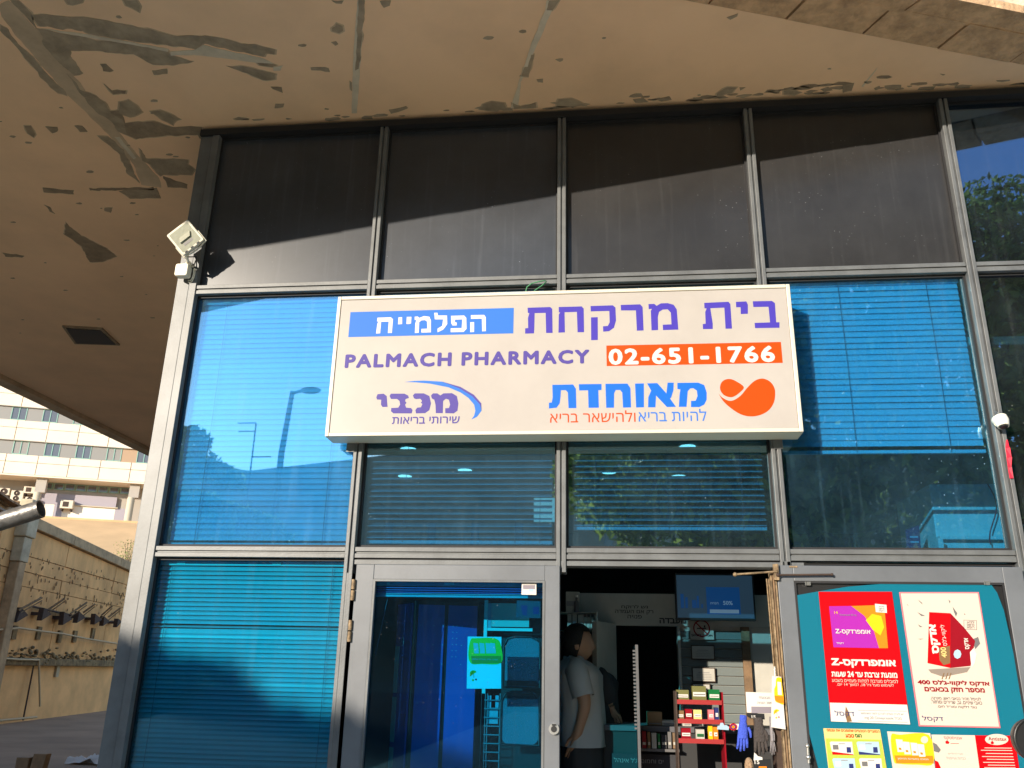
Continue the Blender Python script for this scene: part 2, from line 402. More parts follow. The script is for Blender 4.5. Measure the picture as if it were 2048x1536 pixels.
# lettering: glyph outlines turned into thin meshes that fill a given rectangle
HEB = lambda t: any('\u0590' <= c <= '\u05ff' for c in t)
def rtl(t):
    """lay a Hebrew line out left to right, numbers and Latin words kept readable"""
    toks = []; cur = ''; mode = None
    for c in t:
        md = 'n' if (c.isascii() and (c.isalnum() or (mode == 'n' and c in '-%.'))) else 'h'
        if md != mode and cur: toks.append((mode, cur)); cur = ''
        mode = md; cur += c
    toks.append((mode, cur))
    return ''.join(tx if md == 'n' else tx[::-1] for md, tx in reversed(toks))
def text(s, x0, x1, z0, z1, y, m, parent, bold=0.0, name='lettering', depth=0.0006, space=1.0, rot90=False, shear=0.0):
    if HEB(s): s = rtl(s)
    c = bpy.data.curves.new('t', 'FONT'); c.body = s; c.size = 1; c.space_character = space
    c.resolution_u = 3; c.shear = shear; c.fill_mode = 'NONE'
    o = bpy.data.objects.new('t', c); COL.objects.link(o)
    me = bpy.data.meshes.new_from_object(o)
    bpy.data.objects.remove(o)
    n0 = len(me.vertices)
    if n0 == 0: return None
    co = np.empty(n0*3); me.vertices.foreach_get('co', co); co = co.reshape(-1, 3)
    ed = [tuple(e_.vertices) for e_ in me.edges]
    bpy.data.meshes.remove(me)
    # fill the outlines by winding number, glyph contours may cross each other
    from mathutils.geometry import delaunay_2d_cdt
    rv_ = delaunay_2d_cdt([Vector((p[0], p[1])) for p in co], ed, [], 0, 1e-6, False)
    pts = np.array([(p.x, p.y) for p in rv_[0]]); tris = np.array([f for f in rv_[2] if len(f) == 3])
    nxt = {}
    for a_, c_ in ed: nxt.setdefault(a_, []).append(c_); nxt.setdefault(c_, []).append(a_)
    seen = set(); S0 = []; S1 = []
    for st_ in range(n0):
        if st_ in seen or st_ not in nxt: continue
        lp = [st_]; seen.add(st_); cur = min(nxt[st_], key=lambda q: (q != st_+1, q)); prev = st_
        while cur not in seen:
            lp.append(cur); seen.add(cur); nn = [q for q in nxt[cur] if q != prev]; prev = cur
            if not nn: break
            cur = nn[0]
        for i_ in range(len(lp)): S0.append(co[lp[i_], :2]); S1.append(co[lp[(i_+1) % len(lp)], :2])
    S0 = np.array(S0); S1 = np.array(S1)
    cc = pts[tris].mean(1)
    up_ = (S0[None, :, 1] <= cc[:, None, 1]) & (S1[None, :, 1] > cc[:, None, 1]); dn_ = (S0[None, :, 1] > cc[:, None, 1]) & (S1[None, :, 1] <= cc[:, None, 1])
    cr = (S1[None, :, 0]-S0[None, :, 0])*(cc[:, None, 1]-S0[None, :, 1]) - (cc[:, None, 0]-S0[None, :, 0])*(S1[None, :, 1]-S0[None, :, 1])
    wn = (up_ & (cr > 0)).sum(1) - (dn_ & (cr < 0)).sum(1)
    tris = tris[wn != 0]; n = len(pts); co = np.concatenate([pts, np.zeros((n, 1))], 1); used = np.unique(tris)
    if rot90: co = np.stack([-co[:,1], co[:,0], co[:,2]], 1)
    a = co[used].min(0); b = co[used].max(0)
    X = x0 + (co[:,0]-a[0])/(b[0]-a[0])*(x1-x0); Z = z0 + (co[:,1]-a[1])/(b[1]-a[1])*(z1-z0)
    # overlapping contours of a glyph must not share a plane: every face sits its own hair apart
    P_ = [tuple(t_) for t_ in tris]
    e = bold*(x1-x0)/(b[0]-a[0]); ez = bold*(z1-z0)/(b[1]-a[1])
    if bold > 0:
        X = x0+e+(X-x0)*(x1-x0-2*e)/(x1-x0); Z = z0+ez+(Z-z0)*(z1-z0-2*ez)/(z1-z0)
    K_ = 0 if bold <= 0 else (8 if bold > .015 else 4)
    vs = []; fs = []; rr = random.Random(5)
    for k in range(K_+1):               # thicker strokes: the same outline laid a few times round itself
        q = 2*PI*k/K_ if K_ else 0; dx, dz = (e*math.cos(q), ez*math.sin(q)) if k < K_ else (0, 0)
        for p in P_:
            yy = y-.00012*k-rr.random()*.00022; o_ = len(vs)
            vs += [(X[i]+dx, yy, Z[i]+dz) for i in p]; fs.append(tuple(range(o_, o_+len(p))))
    me = bpy.data.meshes.new(name); me.from_pydata(vs, [], fs)
    off = OFF.get(parent.name)
    if off: me.transform(Matrix.Translation(-off))
    me.name = name; me.materials.clear(); me.materials.append(M[m]); me.update()
    o = bpy.data.objects.new(name, me); COL.objects.link(o); o.parent = parent
    return o
def flat(pts, y, m, parent, name, th=0.0006):
    """a printed patch: outline (x,z) lying on a surface at depth y"""
    return MB().prism(pts, y, y+th).build(name, m, parent)
def rect(x0, x1, z0, z1): return [(x0, z0), (x1, z0), (x1, z1), (x0, z1)]
def ell(cx, cz, rx, rz, n=24, a0=0, a1=360): return [(cx+rx*math.cos(math.radians(a0+(a1-a0)*k/n)), cz+rz*math.sin(math.radians(a0+(a1-a0)*k/n))) for k in range(n)]
# ------------------------------------------------------------------ ground
F = Frame((0, 0, 0), (1, 0))                       # the shop front, glass row at v = 0.04
g = MB().add([(-1500,-1500,0),(1500,-1500,0),(1500,1500,0),(-1500,1500,0)], [(0,1,2,3)]).build('ground', 'land'); tag(g, kind='structure')
g = MB().add([(-18,-34,.004),(40,-34,.004),(40,0.2,.004),(-18,0.2,.004)], [(0,1,2,3)]).build('plaza', 'plaza'); tag(g, kind='structure')
g = MB().add([(-30,-60,.008),(-1.5,-60,.008),(-1.5,-6.2,.008),(-30,-6.2,.008)], [(0,1,2,3)]).build('street', 'street'); tag(g, kind='structure')  # unseen dark ground added so the lower left pane mirrors less light
g = MB().add([(-22,0.2,.004),(-0.25,0.2,.004),(-0.25,60,.004),(-28,60,.004)], [(0,1,2,3)]).build('alley_road', 'asphalt'); tag(g, kind='structure')

# ------------------------------------------------------------------ concrete overhang
ZS = 5.066
slab = thing('overhanging_slab', 'beige concrete overhang with peeling paint above the blue glass shop front', 'overhang', (0, 0, ZS))
def inner(x): return -0.876 + 0.338*(x-3.053) if x > 2.8 else -0.9615 + 0.37*(x-2.8)
def outer(x): return -0.759 + 0.329*(x-4.386) if x > 2.8 else -1.2808 + 0.37*(x-2.8)
XL, XR = -5.05, 16.0
MB().zprism([(XL, inner(XL)), (2.8, inner(2.8)), (6.0, inner(6.0)), (XR, 2.2), (XR, 30), (XL, 30)], ZS, ZS+1.0).build('soffit', 'soffit', slab)
MB().box(-5.26, XL-0.003, outer(-5.26), 30, ZS-0.06, ZS+1.2).build('edge_beam', 'soffit2', slab)
MB().zprism([(XL, outer(XL)+.02), (2.8, outer(2.8)+.02), (5.9, outer(5.9)+.02), (5.9, inner(5.9)-.004), (2.8, inner(2.8)-.004), (XL, inner(XL)-.004)], ZS+.03, ZS+.9).build('edge_core', 'crack', slab)
# rough stones of the rim: two courses seen from below, one upright face
def course(o0, o1, joints, z0, z1):
    ang = 0.0
    for a, b in zip(joints[:-1], joints[1:]):
        e = 0.007; sk = 0.10
        def P(x, t):
            lo = o1(x); hi = o0(x); return (x + sk*(1-t), lo + (hi-lo)*t)
        q = [P(a+e, 0), P(b-e, 0), P(b-e, 1), P(a+e, 1)]
        dz = rng.uniform(-.004, .004)
        MB().zprism(q, z0+dz, z1).build('stone', 'rough_stone', slab)
mid = lambda x: inner(x)*0.40 + outer(x)*0.60
js = [3.18, 3.62, 4.07, 4.53, 4.99, 5.44, 5.86]
k = 3.18
while k > XL+0.3: k -= rng.uniform(.42, .52); js.insert(0, k)
js[0] = XL+0.02
course(lambda x: inner(x)-.004, lambda x: mid(x)+.006, js, ZS-.004, ZS+.05)
js2 = [XL+.02]
while js2[-1] < 5.5: js2.append(js2[-1] + rng.uniform(.7, .95))
js2[-1] = 5.86
course(lambda x: mid(x)-.006, lambda x: outer(x), js2, ZS-.002, ZS+.05)
for row in range(3):
    for a, b in zip(js2[:-1], js2[1:]):
        z0 = ZS+.056 + row*.30; sh = 0 if row % 2 == 0 else .3
        a2, b2 = a+.006+sh, min(5.9, b-.006+sh)
        th = rng.uniform(.0, .012)
        if b2 > a2: MB().zprism([(a2, outer(a2)-th), (b2, outer(b2)-th), (b2, outer(b2)+.05), (a2, outer(a2)+.05)], z0, z0+.288).build('fascia_stone', 'fascia', slab)
# patches where paint came off or was filled, traced from the photograph onto the soffit
def jag(pts, amp=0.012, step=0.025):
    out = []
    n = len(pts)
    for i in range(n):
        a = np.array(pts[i]); b = np.array(pts[(i+1) % n]); l = np.linalg.norm(b-a); m = max(1, int(l/step))
        for k in range(m):
            p = a + (b-a)*k/m
            nz = noise.noise_vector(Vector((p[0]*14, p[1]*14, 0.3))) + noise.noise_vector(Vector((p[0]*60, p[1]*60, 3.3)))*.5
            out.append((p[0]+nz.x*amp, p[1]+nz.y*amp))
    return out
def patch(pts, sc, ox, oy, m, th=0.003, amp=0.014, name='peeled_patch'):
    q = [WORLD.atz(ox+x*sc, oy+y*sc, ZS) for x, y in pts]
    q = jag(q, amp)
    if m in ('peel', 'peel_dark') and len(pts) > 4:
        c_ = np.mean(q, 0)
        MB().zprism([tuple(np.array(p_) + (np.array(p_)-c_)/max(.01, np.linalg.norm(np.array(p_)-c_))*.011) for p_ in q], ZS-th*.45, ZS-0.0003).build('paint_edge', 'soffit2', slab)
    MB().zprism(q, ZS-th, ZS-0.0005).build(name, m, slab)
c1 = 700/2048
crease = [(0,20),(50,0),(90,30),(200,160),(440,450),(650,710),(800,900),(930,1040),(950,1100),(830,1080),(780,960),(640,790),(400,560),(200,330),(60,160),(0,90)]
patch(crease, c1, 0, 0, 'soffit2', 0.0015, 0.01, 'repair_strip')
arms = [[(180,80),(480,100),(620,120),(840,165),(1040,210),(1200,205),(1400,245),(1615,290),(1600,315),(1550,310),(1545,330),(1400,300),(1190,255),(1150,285),(860,245),(780,240),(520,195),(500,180),(230,150)],
 [(215,170),(480,215),(560,235),(780,250),(980,290),(1000,320),(1130,360),(1000,380),(900,375),(840,340),(780,320),(600,300),(410,290),(420,330),(490,430),(440,440),(330,350),(270,280)],
 [(390,430),(470,520),(560,560),(610,600),(650,660),(720,700),(740,780),(700,770),(650,710),(560,650),(450,520)],
 [(0,150),(50,170),(110,260),(200,340),(300,460),(370,520),(390,560),(330,540),(240,450),(130,310),(60,230),(0,180)],
 [(60,0),(110,0),(180,70),(210,170),(170,110),(90,30)],
 [(1340,390),(1450,390),(1560,420),(1610,430),(1600,465),(1530,465),(1480,440),(1400,410)],
 [(1815,390),(1920,400),(1930,422),(1815,405)],
 [(700,600),(750,580),(800,620),(835,660),(760,680),(700,660)],
 [(880,650),(940,645),(1050,695),(1010,725),(950,700)],
 [(890,410),(980,400),(980,430),(900,435)], [(1610,605),(1660,605),(1660,630),(1610,632)],
 [(580,800),(640,800),(720,880),(760,960),(820,1070),(750,1020),(700,900)],
 [(820,870),(860,930),(1100,935),(1100,960),(1140,990),(1110,1020),(960,1020),(940,1030),(880,960),(830,940)],
 [(690,1115),(920,1100),(940,1160),(760,1160)], [(610,1215),(660,1215),(650,1240),(610,1235)],
 [(1940,0),(2005,0),(1995,15),(1960,18)], [(1945,160),(1980,135),(2008,150),(2008,180),(1980,195),(1940,178)], [(1938,250),(1960,245),(1975,258),(1960,268)],
 [(385,0),(480,0),(475,20),(430,27),(395,18)], [(720,0),(800,0),(820,40),(815,70),(770,45),(735,30)]]
darks = [[(1500,360),(1560,360),(1620,380),(1590,390),(1520,378)], [(1590,505),(1650,510),(1660,540),(1600,520)],
 [(140,735),(175,735),(205,780),(195,798),(160,775)], [(265,740),(335,740),(335,765),(310,780)], [(428,735),(480,735),(510,770),(470,770)],
 [(590,370),(620,370),(665,415),(600,415)], [(610,490),(660,530),(735,525),(730,550),(660,550)], [(250,1095),(430,1115),(430,1135),(260,1125)],
 [(950,1030),(1100,1080),(1100,1100),(990,1095)], [(260,1200),(290,1210),(325,1250),(290,1235)], [(380,1300),(480,1380),(620,1450),(680,1500),(600,1530),(520,1530),(480,1440),(380,1370)],
 [(20,1480),(140,1495),(130,1505),(30,1500)], [(520,1100),(900,1096),(900,1108),(520,1112)], [(1105,745),(1180,740),(1170,765),(1110,765)], [(1165,790),(1200,785),(1200,812),(1170,812)]]
for p in arms: patch(p, c1, 0, 0, 'peel', 0.003)
for p in darks: patch(p, c1, 0, 0, 'peel_dark', 0.003)
patch([(640,650),(700,640),(730,690),(730,720),(900,710),(1000,740),(1180,740),(1180,790),(1000,790),(800,810),(700,770)], c1, 0, 0, 'peel_dark', 0.0022)
for p in [[(240,165),(520,200),(800,250),(985,285),(985,300),(780,258),(500,215)], [(1140,290),(1190,262),(1400,310),(1545,340),(1600,370),(1500,362),(1140,320)], [(1000,300),(1140,290),(1140,318),(1000,322)], [(1600,390),(1655,382),(1640,410),(1600,412)], [(670,800),(700,800),(800,920),(780,930)]]:
    patch(p, c1, 0, 0, 'peel_light', 0.004, 0.006, 'filler_patch')
T2 = [[(45,0),(85,0),(60,400),(40,660),(10,660),(20,300),(36,100)], [(1150,0),(1222,0),(1180,60),(1080,300),(1000,480),(985,630),(940,630),(1000,440),(1060,260),(1140,60)]]
for p in T2: patch(p, c1, 700, 0, 'peel_light', 0.003, 0.004, 'joint_tape')
D2 = [[(50,0),(85,0),(55,400),(32,410),(45,100)], [(1165,0),(1225,0),(1200,40),(1180,60),(1145,60)], [(1060,320),(1080,320),(1045,445),(1000,445),(1020,390),(1040,390)],
 [(780,610),(830,595),(900,600),(915,630),(860,645),(760,640)], [(950,600),(1000,620),(1090,600),(1090,625),(960,635)], [(1220,580),(1290,575),(1380,610),(1300,620),(1210,615)],
 [(1660,580),(1720,572),(1745,595),(1670,600)], [(1790,580),(1870,562),(1880,580),(1820,592)], [(230,640),(330,620),(340,630),(240,665)], [(180,0),(245,0),(235,30),(195,42)], [(1095,465),(1130,460),(1130,482),(1100,480)], [(0,470),(14,480),(10,530),(0,520)]]
for p in D2: patch(p, c1, 700, 0, 'peel', 0.0045, 0.008)
D3 = [[(250,545),(310,510),(365,510),(340,540),(250,562)], [(645,530),(700,525),(740,540),(700,555),(645,550)], [(985,500),(1050,485),(1045,530),(985,540)], [(1230,500),(1330,495),(1330,510),(1235,518)],
 [(385,510),(418,510),(390,528)], [(310,100),(370,78),(370,95),(330,115)], [(855,520),(900,508),(930,525),(880,535)], [(1560,430),(1590,432),(1575,440)], [(1170,515),(1200,500),(1210,515),(1180,525)], [(110,570),(230,565),(230,574),(120,580)]]
for p in D3: patch(p, c1, 1348, 0, 'peel', 0.003, 0.008)
patch([(1095,505),(1190,395),(1180,412),(1105,508)], c1, 1348, 0, 'peel_light', 0.002, 0.002, 'filler_patch')
# small flakes scattered where the photograph has them
for i in range(46):
    px, py = rng.uniform(0, 1900), rng.uniform(10, 720)
    if px > 430 and py > 190: px = rng.uniform(0, 400)
    if px < 300 and py > 720: continue
    x, y = WORLD.atz(px, py, ZS)
    if y < inner(x)+.05 or (y > 0 and x > -0.1): continue
    r = rng.uniform(.006, .02)
    q = [(x+r*math.cos(a)*rng.uniform(.6, 1.4)*1.5, y+r*math.sin(a)*rng.uniform(.5, 1.1)) for a in np.linspace(0, 2*PI, 8)[:-1]]
    MB().zprism(q, ZS-.002, ZS-.0005).build('peeled_patch', 'peel', slab)
for i in range(70):
    x = rng.uniform(.0, 5.9); y = -abs(rng.normal(0, .05))-.015; r = rng.uniform(.008, .026)
    q = jag([(x+r*math.cos(a)*rng.uniform(.6, 1.5)*2.2, y+r*math.sin(a)*rng.uniform(.4, 1.0)) for a in np.linspace(0, 2*PI, 8)[:-1]], .006)
    MB().zprism(q, ZS-.0022, ZS-.0005).build('peeled_patch', 'peel' if i % 3 else 'peel_dark', slab)
# long thin cracks along the rear of the soffit
for pts in [[(330,0),(420,60),(560,170),(700,300),(1130,520)]]:
    pass
hq = [WORLD.atz(x, y, ZS) for x, y in ((125,650),(205,655),(240,688),(150,685))]
hx = min(p[0] for p in hq); hy = min(p[1] for p in hq)
ht = thing('recessed_ceiling_light', 'dark square recessed lamp opening in the shaded far left of the overhang', 'lamp', (hx+.25, hy+.25, ZS-.03))
MB().zprism(hq, ZS-.02, ZS-.001).build('lamp_trim', 'peel_dark', ht)
c = np.mean(hq, 0)
MB().zprism([tuple(c+(np.array(p)-c)*.86) for p in hq], ZS-.026, ZS-.0205).build('lens', 'black', ht)

# ------------------------------------------------------------------ the shop front
shop = thing('glass_shop_front', 'pharmacy shop front of blue and black glass in a grey aluminium grid', 'shop front', (2.34, 0, 0))
WB = 1.17
ZT2, ZT1 = 2.211, 3.846
GY = 0.045                                         # outer face of the glass
MW = 0.026                                         # half width of a mullion
def ribbed(x0, x1, y, z0, z1, vertical=True, gap=0.005):
    """aluminium cap with a dark groove down the middle"""
    b = MB()
    if vertical:
        xm = (x0+x1)/2
        b.box(x0, xm-gap, y, y+.12, z0, z1).box(xm+gap, x1, y, y+.12, z0, z1).box(xm-gap, xm+gap, y+.012, y+.11, z0+.001, z1-.001)
    else:
        zm = (z0+z1)/2
        b.box(x0, x1, y, y+.11, z0, zm-gap).box(x0, x1, y, y+.11, zm+gap, z1).box(x0+.001, x1-.001, y+.010, y+.10, zm-gap, zm+gap)
    return b
for i in range(6):
    x = i*WB
    zb = 0.0 if i in (0, 4, 5) else (0.0 if i == 1 else ZT2-.10)
    if i == 0: continue
    if i == 3: zb = ZT2-.10
    if i == 4: zb = 0.0
    ribbed(x-MW, x+MW, -.012 if i else 0, zb, ZS-.075).build('mullion', 'alu', shop, bevel=.0025)
# corner post: wide side cap and narrow front cap
MB().box(-.105, -.022, 0.0, .16, 0, ZS-.075).box(-.016, .032, -.012, .12, 0, ZS-.075).box(-.0225, -.0155, .01, .12, 0.001, ZS-.076).build('corner_post', 'alu', shop, bevel=.0025)
for j, z in enumerate((ZT2, ZT1)):
    for i in range(5):
        x0 = i*WB+MW+.001; x1 = (i+1)*WB-MW-.001
        ribbed(x0, x1, -.004, z-.030, z+.030, vertical=False).build('transom', 'alu', shop, bevel=.002)
MB().box(-.105, 6.2, -.02, .12, ZS-.075, ZS-.030).build('head_channel', 'alu_dark', shop)
MB().box(-.105, 6.2, .01, .14, ZS-.030, ZS-.001).build('head_trim', 'peel_dark', shop)
# glazing rebates (the dark line round each pane) and the panes themselves
def rebate(x0, x1, z0, z1, t=.012, y=.030):
    b = MB().box(x0, x0+t, y, y+.03, z0, z1).box(x1-t, x1, y, y+.03, z0, z1).box(x0+t, x1-t, y, y+.03, z0, z0+t).box(x0+t, x1-t, y, y+.03, z1-t, z1)
    b.build('glazing_gasket', 'alu_dark', shop)
def pane(x0, x1, z0, z1, m, name='glass_pane'):
    rebate(x0, x1, z0, z1)
    return MB().box(x0+.006, x1-.006, GY, GY+.006, z0+.006, z1-.006).build(name, m, shop)
for i in range(5):
    x0 = i*WB+MW; x1 = (i+1)*WB-MW
    zt = ZS-.076
    if i < 4: pane(x0, x1, ZT1+.033, zt, 'spandrel_blue' if i < 2 else 'spandrel', 'black_glass_panel')
    else: pane(x0, x1, ZT1+.033, zt, 'glass_c')
    pane(x0, x1, ZT2+.033, ZT1-.033, {0: 'glass_b', 3: 'glass_r', 4: 'glass_c'}.get(i, 'glass'))
pane(MW, WB-MW, .35, ZT2-.033, 'glass_low')
pane(4*WB+MW, 5*WB-MW, .35, ZT2-.033, 'glass_c')
MB().box(-.1, WB-MW, -.005, .1, 0, .345).build('plinth', 'alu', shop, bevel=.002)
pane(3*WB+MW, 4*WB-MW, .05, ZT2-.034, 'glass_c')
# door head and jambs
MB().box(WB+MW+.002, 3*WB-MW+.12, -.002, .10, 2.146, 2.172).build('door_head', 'alu', shop, bevel=.002)
MB().box(WB+MW+.002, 3*WB+.03, .012, .09, 2.1725, 2.1775).build('head_gap', 'alu_dark', shop)
MB().box(WB-MW, WB+MW, -.010, .11, 0, 2.10).build('jamb', 'alu', shop, bevel=.002)
MB().box(3*WB-.055, 3*WB-.018, .0, .10, 0, 2.145).build('jamb', 'alu', shop, bevel=.002)
MB().box(3*WB-.016, 3*WB+.025, -.012, .12, 0, ZT2-.034).build('mullion', 'alu', shop, bevel=.002)

# left leaf, shut
LX0, LX1, LZ1 = 1.222, 2.334, 2.143
gx0, gx1 = F.at(747, 1160, -.03)[0], F.at(1090, 1160, -.03)[0]
gz1 = F.at(900, 1160, -.03)[1]
leaf = MB().box(LX0, gx0, -.032, .02, .02, LZ1).box(gx1, LX1, -.032, .02, .02, LZ1).box(gx0, gx1, -.032, .02, gz1, LZ1).box(gx0, gx1, -.032, .02, .02, .16).build('door', 'door_alu', shop, bevel=.003)
tag(leaf, 'closed left door leaf')
MB().box(gx0, gx0+.012, -.036, .0, .16, gz1).box(gx1-.012, gx1, -.036, .0, .16, gz1).box(gx0+.012, gx1-.012, -.036, .0, gz1-.010, gz1).build('glazing_bead', 'alu', leaf)
MB().box(gx0+.012, gx1-.012, -.012, -.006, .16, gz1-.010).build('door_glass', 'glass_door', leaf)
for zc in (F.at(700, 1180, -.03)[1], F.at(700, 1262, -.03)[1]):
    MB().tube([(LX0-.006, -.040, zc-.055), (LX0-.006, -.040, zc-.003)], .011, 10).tube([(LX0-.006, -.040, zc+.003), (LX0-.006, -.040, zc+.055)], .011, 10).build('hinge', 'rusty', leaf)
lx, lz = F.at(1108, 1458, -.04)
MB().tube([(lx, -.048, lz), (lx, -.030, lz)], .026, 20).build('lock_ring', 'steel', leaf)
MB().tube([(lx, -.0505, lz), (lx, -.048, lz)], .015, 16).box(lx-.010, lx+.010, -.054, -.0505, lz+.016, lz+.024).build('lock_cylinder', 'black', leaf)

# right leaf, folded back flat against the next bay
RX0, RX1, RZ1 = 3.452, 4.645, 2.15
rv = -.062
rgx0, rgz1 = F.at(1588, 1162, rv)
rgx1 = F.at(2008, 1162, rv)[0]
leafr = MB().box(RX0, rgx0, rv, rv+.04, .02, RZ1).box(rgx1, RX1, rv, rv+.04, .02, RZ1).box(rgx0, rgx1, rv, rv+.04, rgz1, RZ1).box(rgx0, rgx1, rv, rv+.04, .02, .14).build('door', 'door_alu', shop, bevel=.003)
tag(leafr, 'right door leaf folded open, covered with posters')
MB().box(rgx0, rgx0+.01, rv+.002, rv+.03, .14, rgz1-.01).box(rgx1-.01, rgx1, rv+.002, rv+.03, .14, rgz1-.01).box(rgx0, rgx1, rv+.002, rv+.03, rgz1-.01, rgz1).build('glazing_bead', 'alu_dark', leafr)
MB().box(rgx0+.01, rgx1-.01, rv+.018, rv+.023, .14, rgz1-.01).build('door_glass', 'black', leafr)
# hinge edge of the leaf with its worn seals
for dx, m in ((-.012, 'rusty'), (-.024, 'wood'), (-.036, 'rusty')):
    MB().box(RX0+dx, RX0+dx+.008, rv+.004, rv+.05, .02, RZ1-.03).build('edge_seal', m, leafr)
# closer arms
def armbar(p0, p1, r, m='rusty', v=-.085):
    a = F.at(*p0, v); b = F.at(*p1, v)
    o = MB().tube([(a[0], v, a[1]), (b[0], v, b[1])], r, 8).ball((a[0], v, a[1]), r*2.0).ball((b[0], v, b[1]), r*1.5)
    return o.build('closer_arm', m, leafr)
armbar((1470, 1149), (1553, 1143), .0055); armbar((1556, 1150), (1664, 1149), .005, 'brown_metal')
a = F.at(1552, 1140, -.08); MB().box(a[0]-.012, a[0]+.012, -.085, -.06, a[1]-.05, a[1]+.03).build('closer_bracket', 'rusty', leafr)
a = F.at(1587, 1133, -.07); MB().box(a[0]-.02, a[0]+.02, rv-.004, rv-.0005, a[1]-.004, a[1]+.004).build('paint_chip', 'rusty', leafr)
for px, py in ((1617, 1166), (1975, 1165)):
    a = F.at(px, py, rv); MB().box(a[0]-.010, a[0]+.010, rv-.003, rv+.0, a[1]-.012, a[1]+.006).box(a[0]-.018, a[0]-.012, rv-.003, rv, a[1]-.012, a[1]+.006).build('retaining_clip', 'steel', leafr)
a = F.at(1614, 1505, rv)
MB().tube([(a[0], rv-.02, a[1]-.045), (a[0], rv-.02, a[1]+.04)], .007, 8).ball((a[0], rv-.02, a[1]-.02), .012).ball((a[0], rv-.02, a[1]+.03), .010).build('lock_lever', 'steel', leafr)
# side wall round the corner, and the rest of the building
MB().box(-.10, -.03, .165, 24, 0, ZS-.002).build('side_wall', 'far_wall', shop)
MB().box(5*WB+MW+.01, 15, .12, .4, 0, ZS-.002).build('end_wall', 'far_wall', shop)
MB().box(-.02, 15, .16, .20, ZT1+.06, ZS-.003).build('back_pan', 'black', shop)

# ------------------------------------------------------------------ inside
room = thing('shop_interior', 'dim shop room seen through the open doorway, with grey walls', 'room', (2.6, 2.0, 0))
MB().box(-.02, 5.9, .14, 7.0, -.03, .012).build('shop_floor', 'floor_in', room)
CEIL = 3.42
MB().box(-.02, 5.9, .14, 7.0, CEIL, CEIL+.05).build('shop_ceiling', 'offwhite', room)
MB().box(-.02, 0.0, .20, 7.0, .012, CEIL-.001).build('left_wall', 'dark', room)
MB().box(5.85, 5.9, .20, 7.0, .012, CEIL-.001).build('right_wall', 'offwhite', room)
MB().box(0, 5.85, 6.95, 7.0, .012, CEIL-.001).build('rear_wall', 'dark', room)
MB().box(-.02, 15, .13, .16, CEIL+.055, ZT1+.02).build('ceiling_closure', 'black', room)
IY = 1.45                                           # the dispensary wall behind the counter
def I(px, py, v=IY): return F.at(px, py, v)
# wall over the opening (with its lettering) and shutter wall to the right
x0, z1 = I(1160, 1186); x1, z0 = I(1345, 1252); xr = I(1512, 1200)[0]
MB().box(x0, 4.6, IY, IY+.08, z0, z1).build('bulkhead', 'offwhite', room)
text('גש לרוקח', *[I(1217,0)[0], I(1258,0)[0]], I(1200,1218)[1], I(1200,1209)[1], IY-.003, 'ink', room, .012)
text('רק אם העמדה', I(1207,0)[0], I(1266,0)[0], I(1200,1228)[1], I(1200,1219)[1], IY-.003, 'ink', room, .012)
text('פנויה', I(1226,0)[0], I(1248,0)[0], I(1200,1236)[1], I(1200,1229)[1], IY-.003, 'ink', room, .012)
text('מעבדה', I(1275,0)[0], I(1316,0)[0], I(1200,1245)[1], I(1200,1234)[1], IY-.003, 'ink', room, .03)
# open white door of the back room
dx0, dz1 = I(1193, 1225, 1.15); dx1, dz1b = I(1232, 1248, 1.44)
o = MB().add([(dx0, 1.10, 0.02), (dx1, 1.44, 0.02), (dx1, 1.44, dz1b), (dx0, 1.10, dz1b), (dx0-.03, 1.13, 0.02), (dx1-.03, 1.47, 0.02), (dx1-.03, 1.47, dz1b), (dx0-.03, 1.13, dz1b)],
         [(0,1,2,3),(7,6,5,4),(3,2,6,7),(0,3,7,4),(1,5,6,2),(0,4,5,1)]).build('room_door', 'offwhite', room)
# slatted white wall right of the opening
sx0, sx1 = I(1362, 1300)[0], I(1484, 1300)[0]; sz1 = I(1400, 1250)[1]
MB().box(sx0, 4.6, IY+.02, IY+.08, .012, z0-.001).build('slat_wall_back', 'offwhite', room)
b = MB().box(0, sx1-sx0, 0, .015, 0, .052); me = b.mesh('shutter_slat'); me.materials.append(M['shutter'])
z = .1
while z < sz1-.06:
    o = share('shutter_slat', me, room, (sx0, IY+.004, z)); o.rotation_euler = (-.10, 0, 0); z += .058
px0 = I(1484, 1300)[0]; px1 = I(1500, 1300)[0]
MB().box(px0, px1, IY-.02, IY+.04, .012, z0).build('wooden_post', 'wood', room)
MB().box(sx0-.02, sx0-.002, IY-.02, IY+.08, .012, z0-.002).build('door_jamb', 'offwhite', room)
# downlights; the two glowing discs under the sign stand in for reflections
for i, (px, py) in enumerate(((1357,950),(810,950),(930,938),(1375,890),(817,895),(1218,942))):
    x, y = F.atz(px, py, CEIL)
    d = thing('downlight', ['round lit ceiling downlight right of the middle mullion, below the sign', 'round lit ceiling downlight behind the second pane, near its left edge', 'small far downlight in the middle of the second pane', 'glowing disc added for a downlight reflection under the right half of the sign', 'glowing disc added for a downlight reflection under the left end of the sign', 'small far downlight near the middle mullion'][i], 'downlight', (x, y, CEIL-.02), group='ceiling downlights in the shop')
    MB().zprism([(x+.085*math.cos(a), y+.085*math.sin(a)) for a in np.linspace(0, 2*PI, 25)[:-1]], CEIL-.012, CEIL-.001).build('trim_ring', 'white', d)
    MB().zprism([(x+.066*math.cos(a), y+.066*math.sin(a)) for a in np.linspace(0, 2*PI, 25)[:-1]], CEIL-.016, CEIL-.0125).build('lens', 'downlight', d)
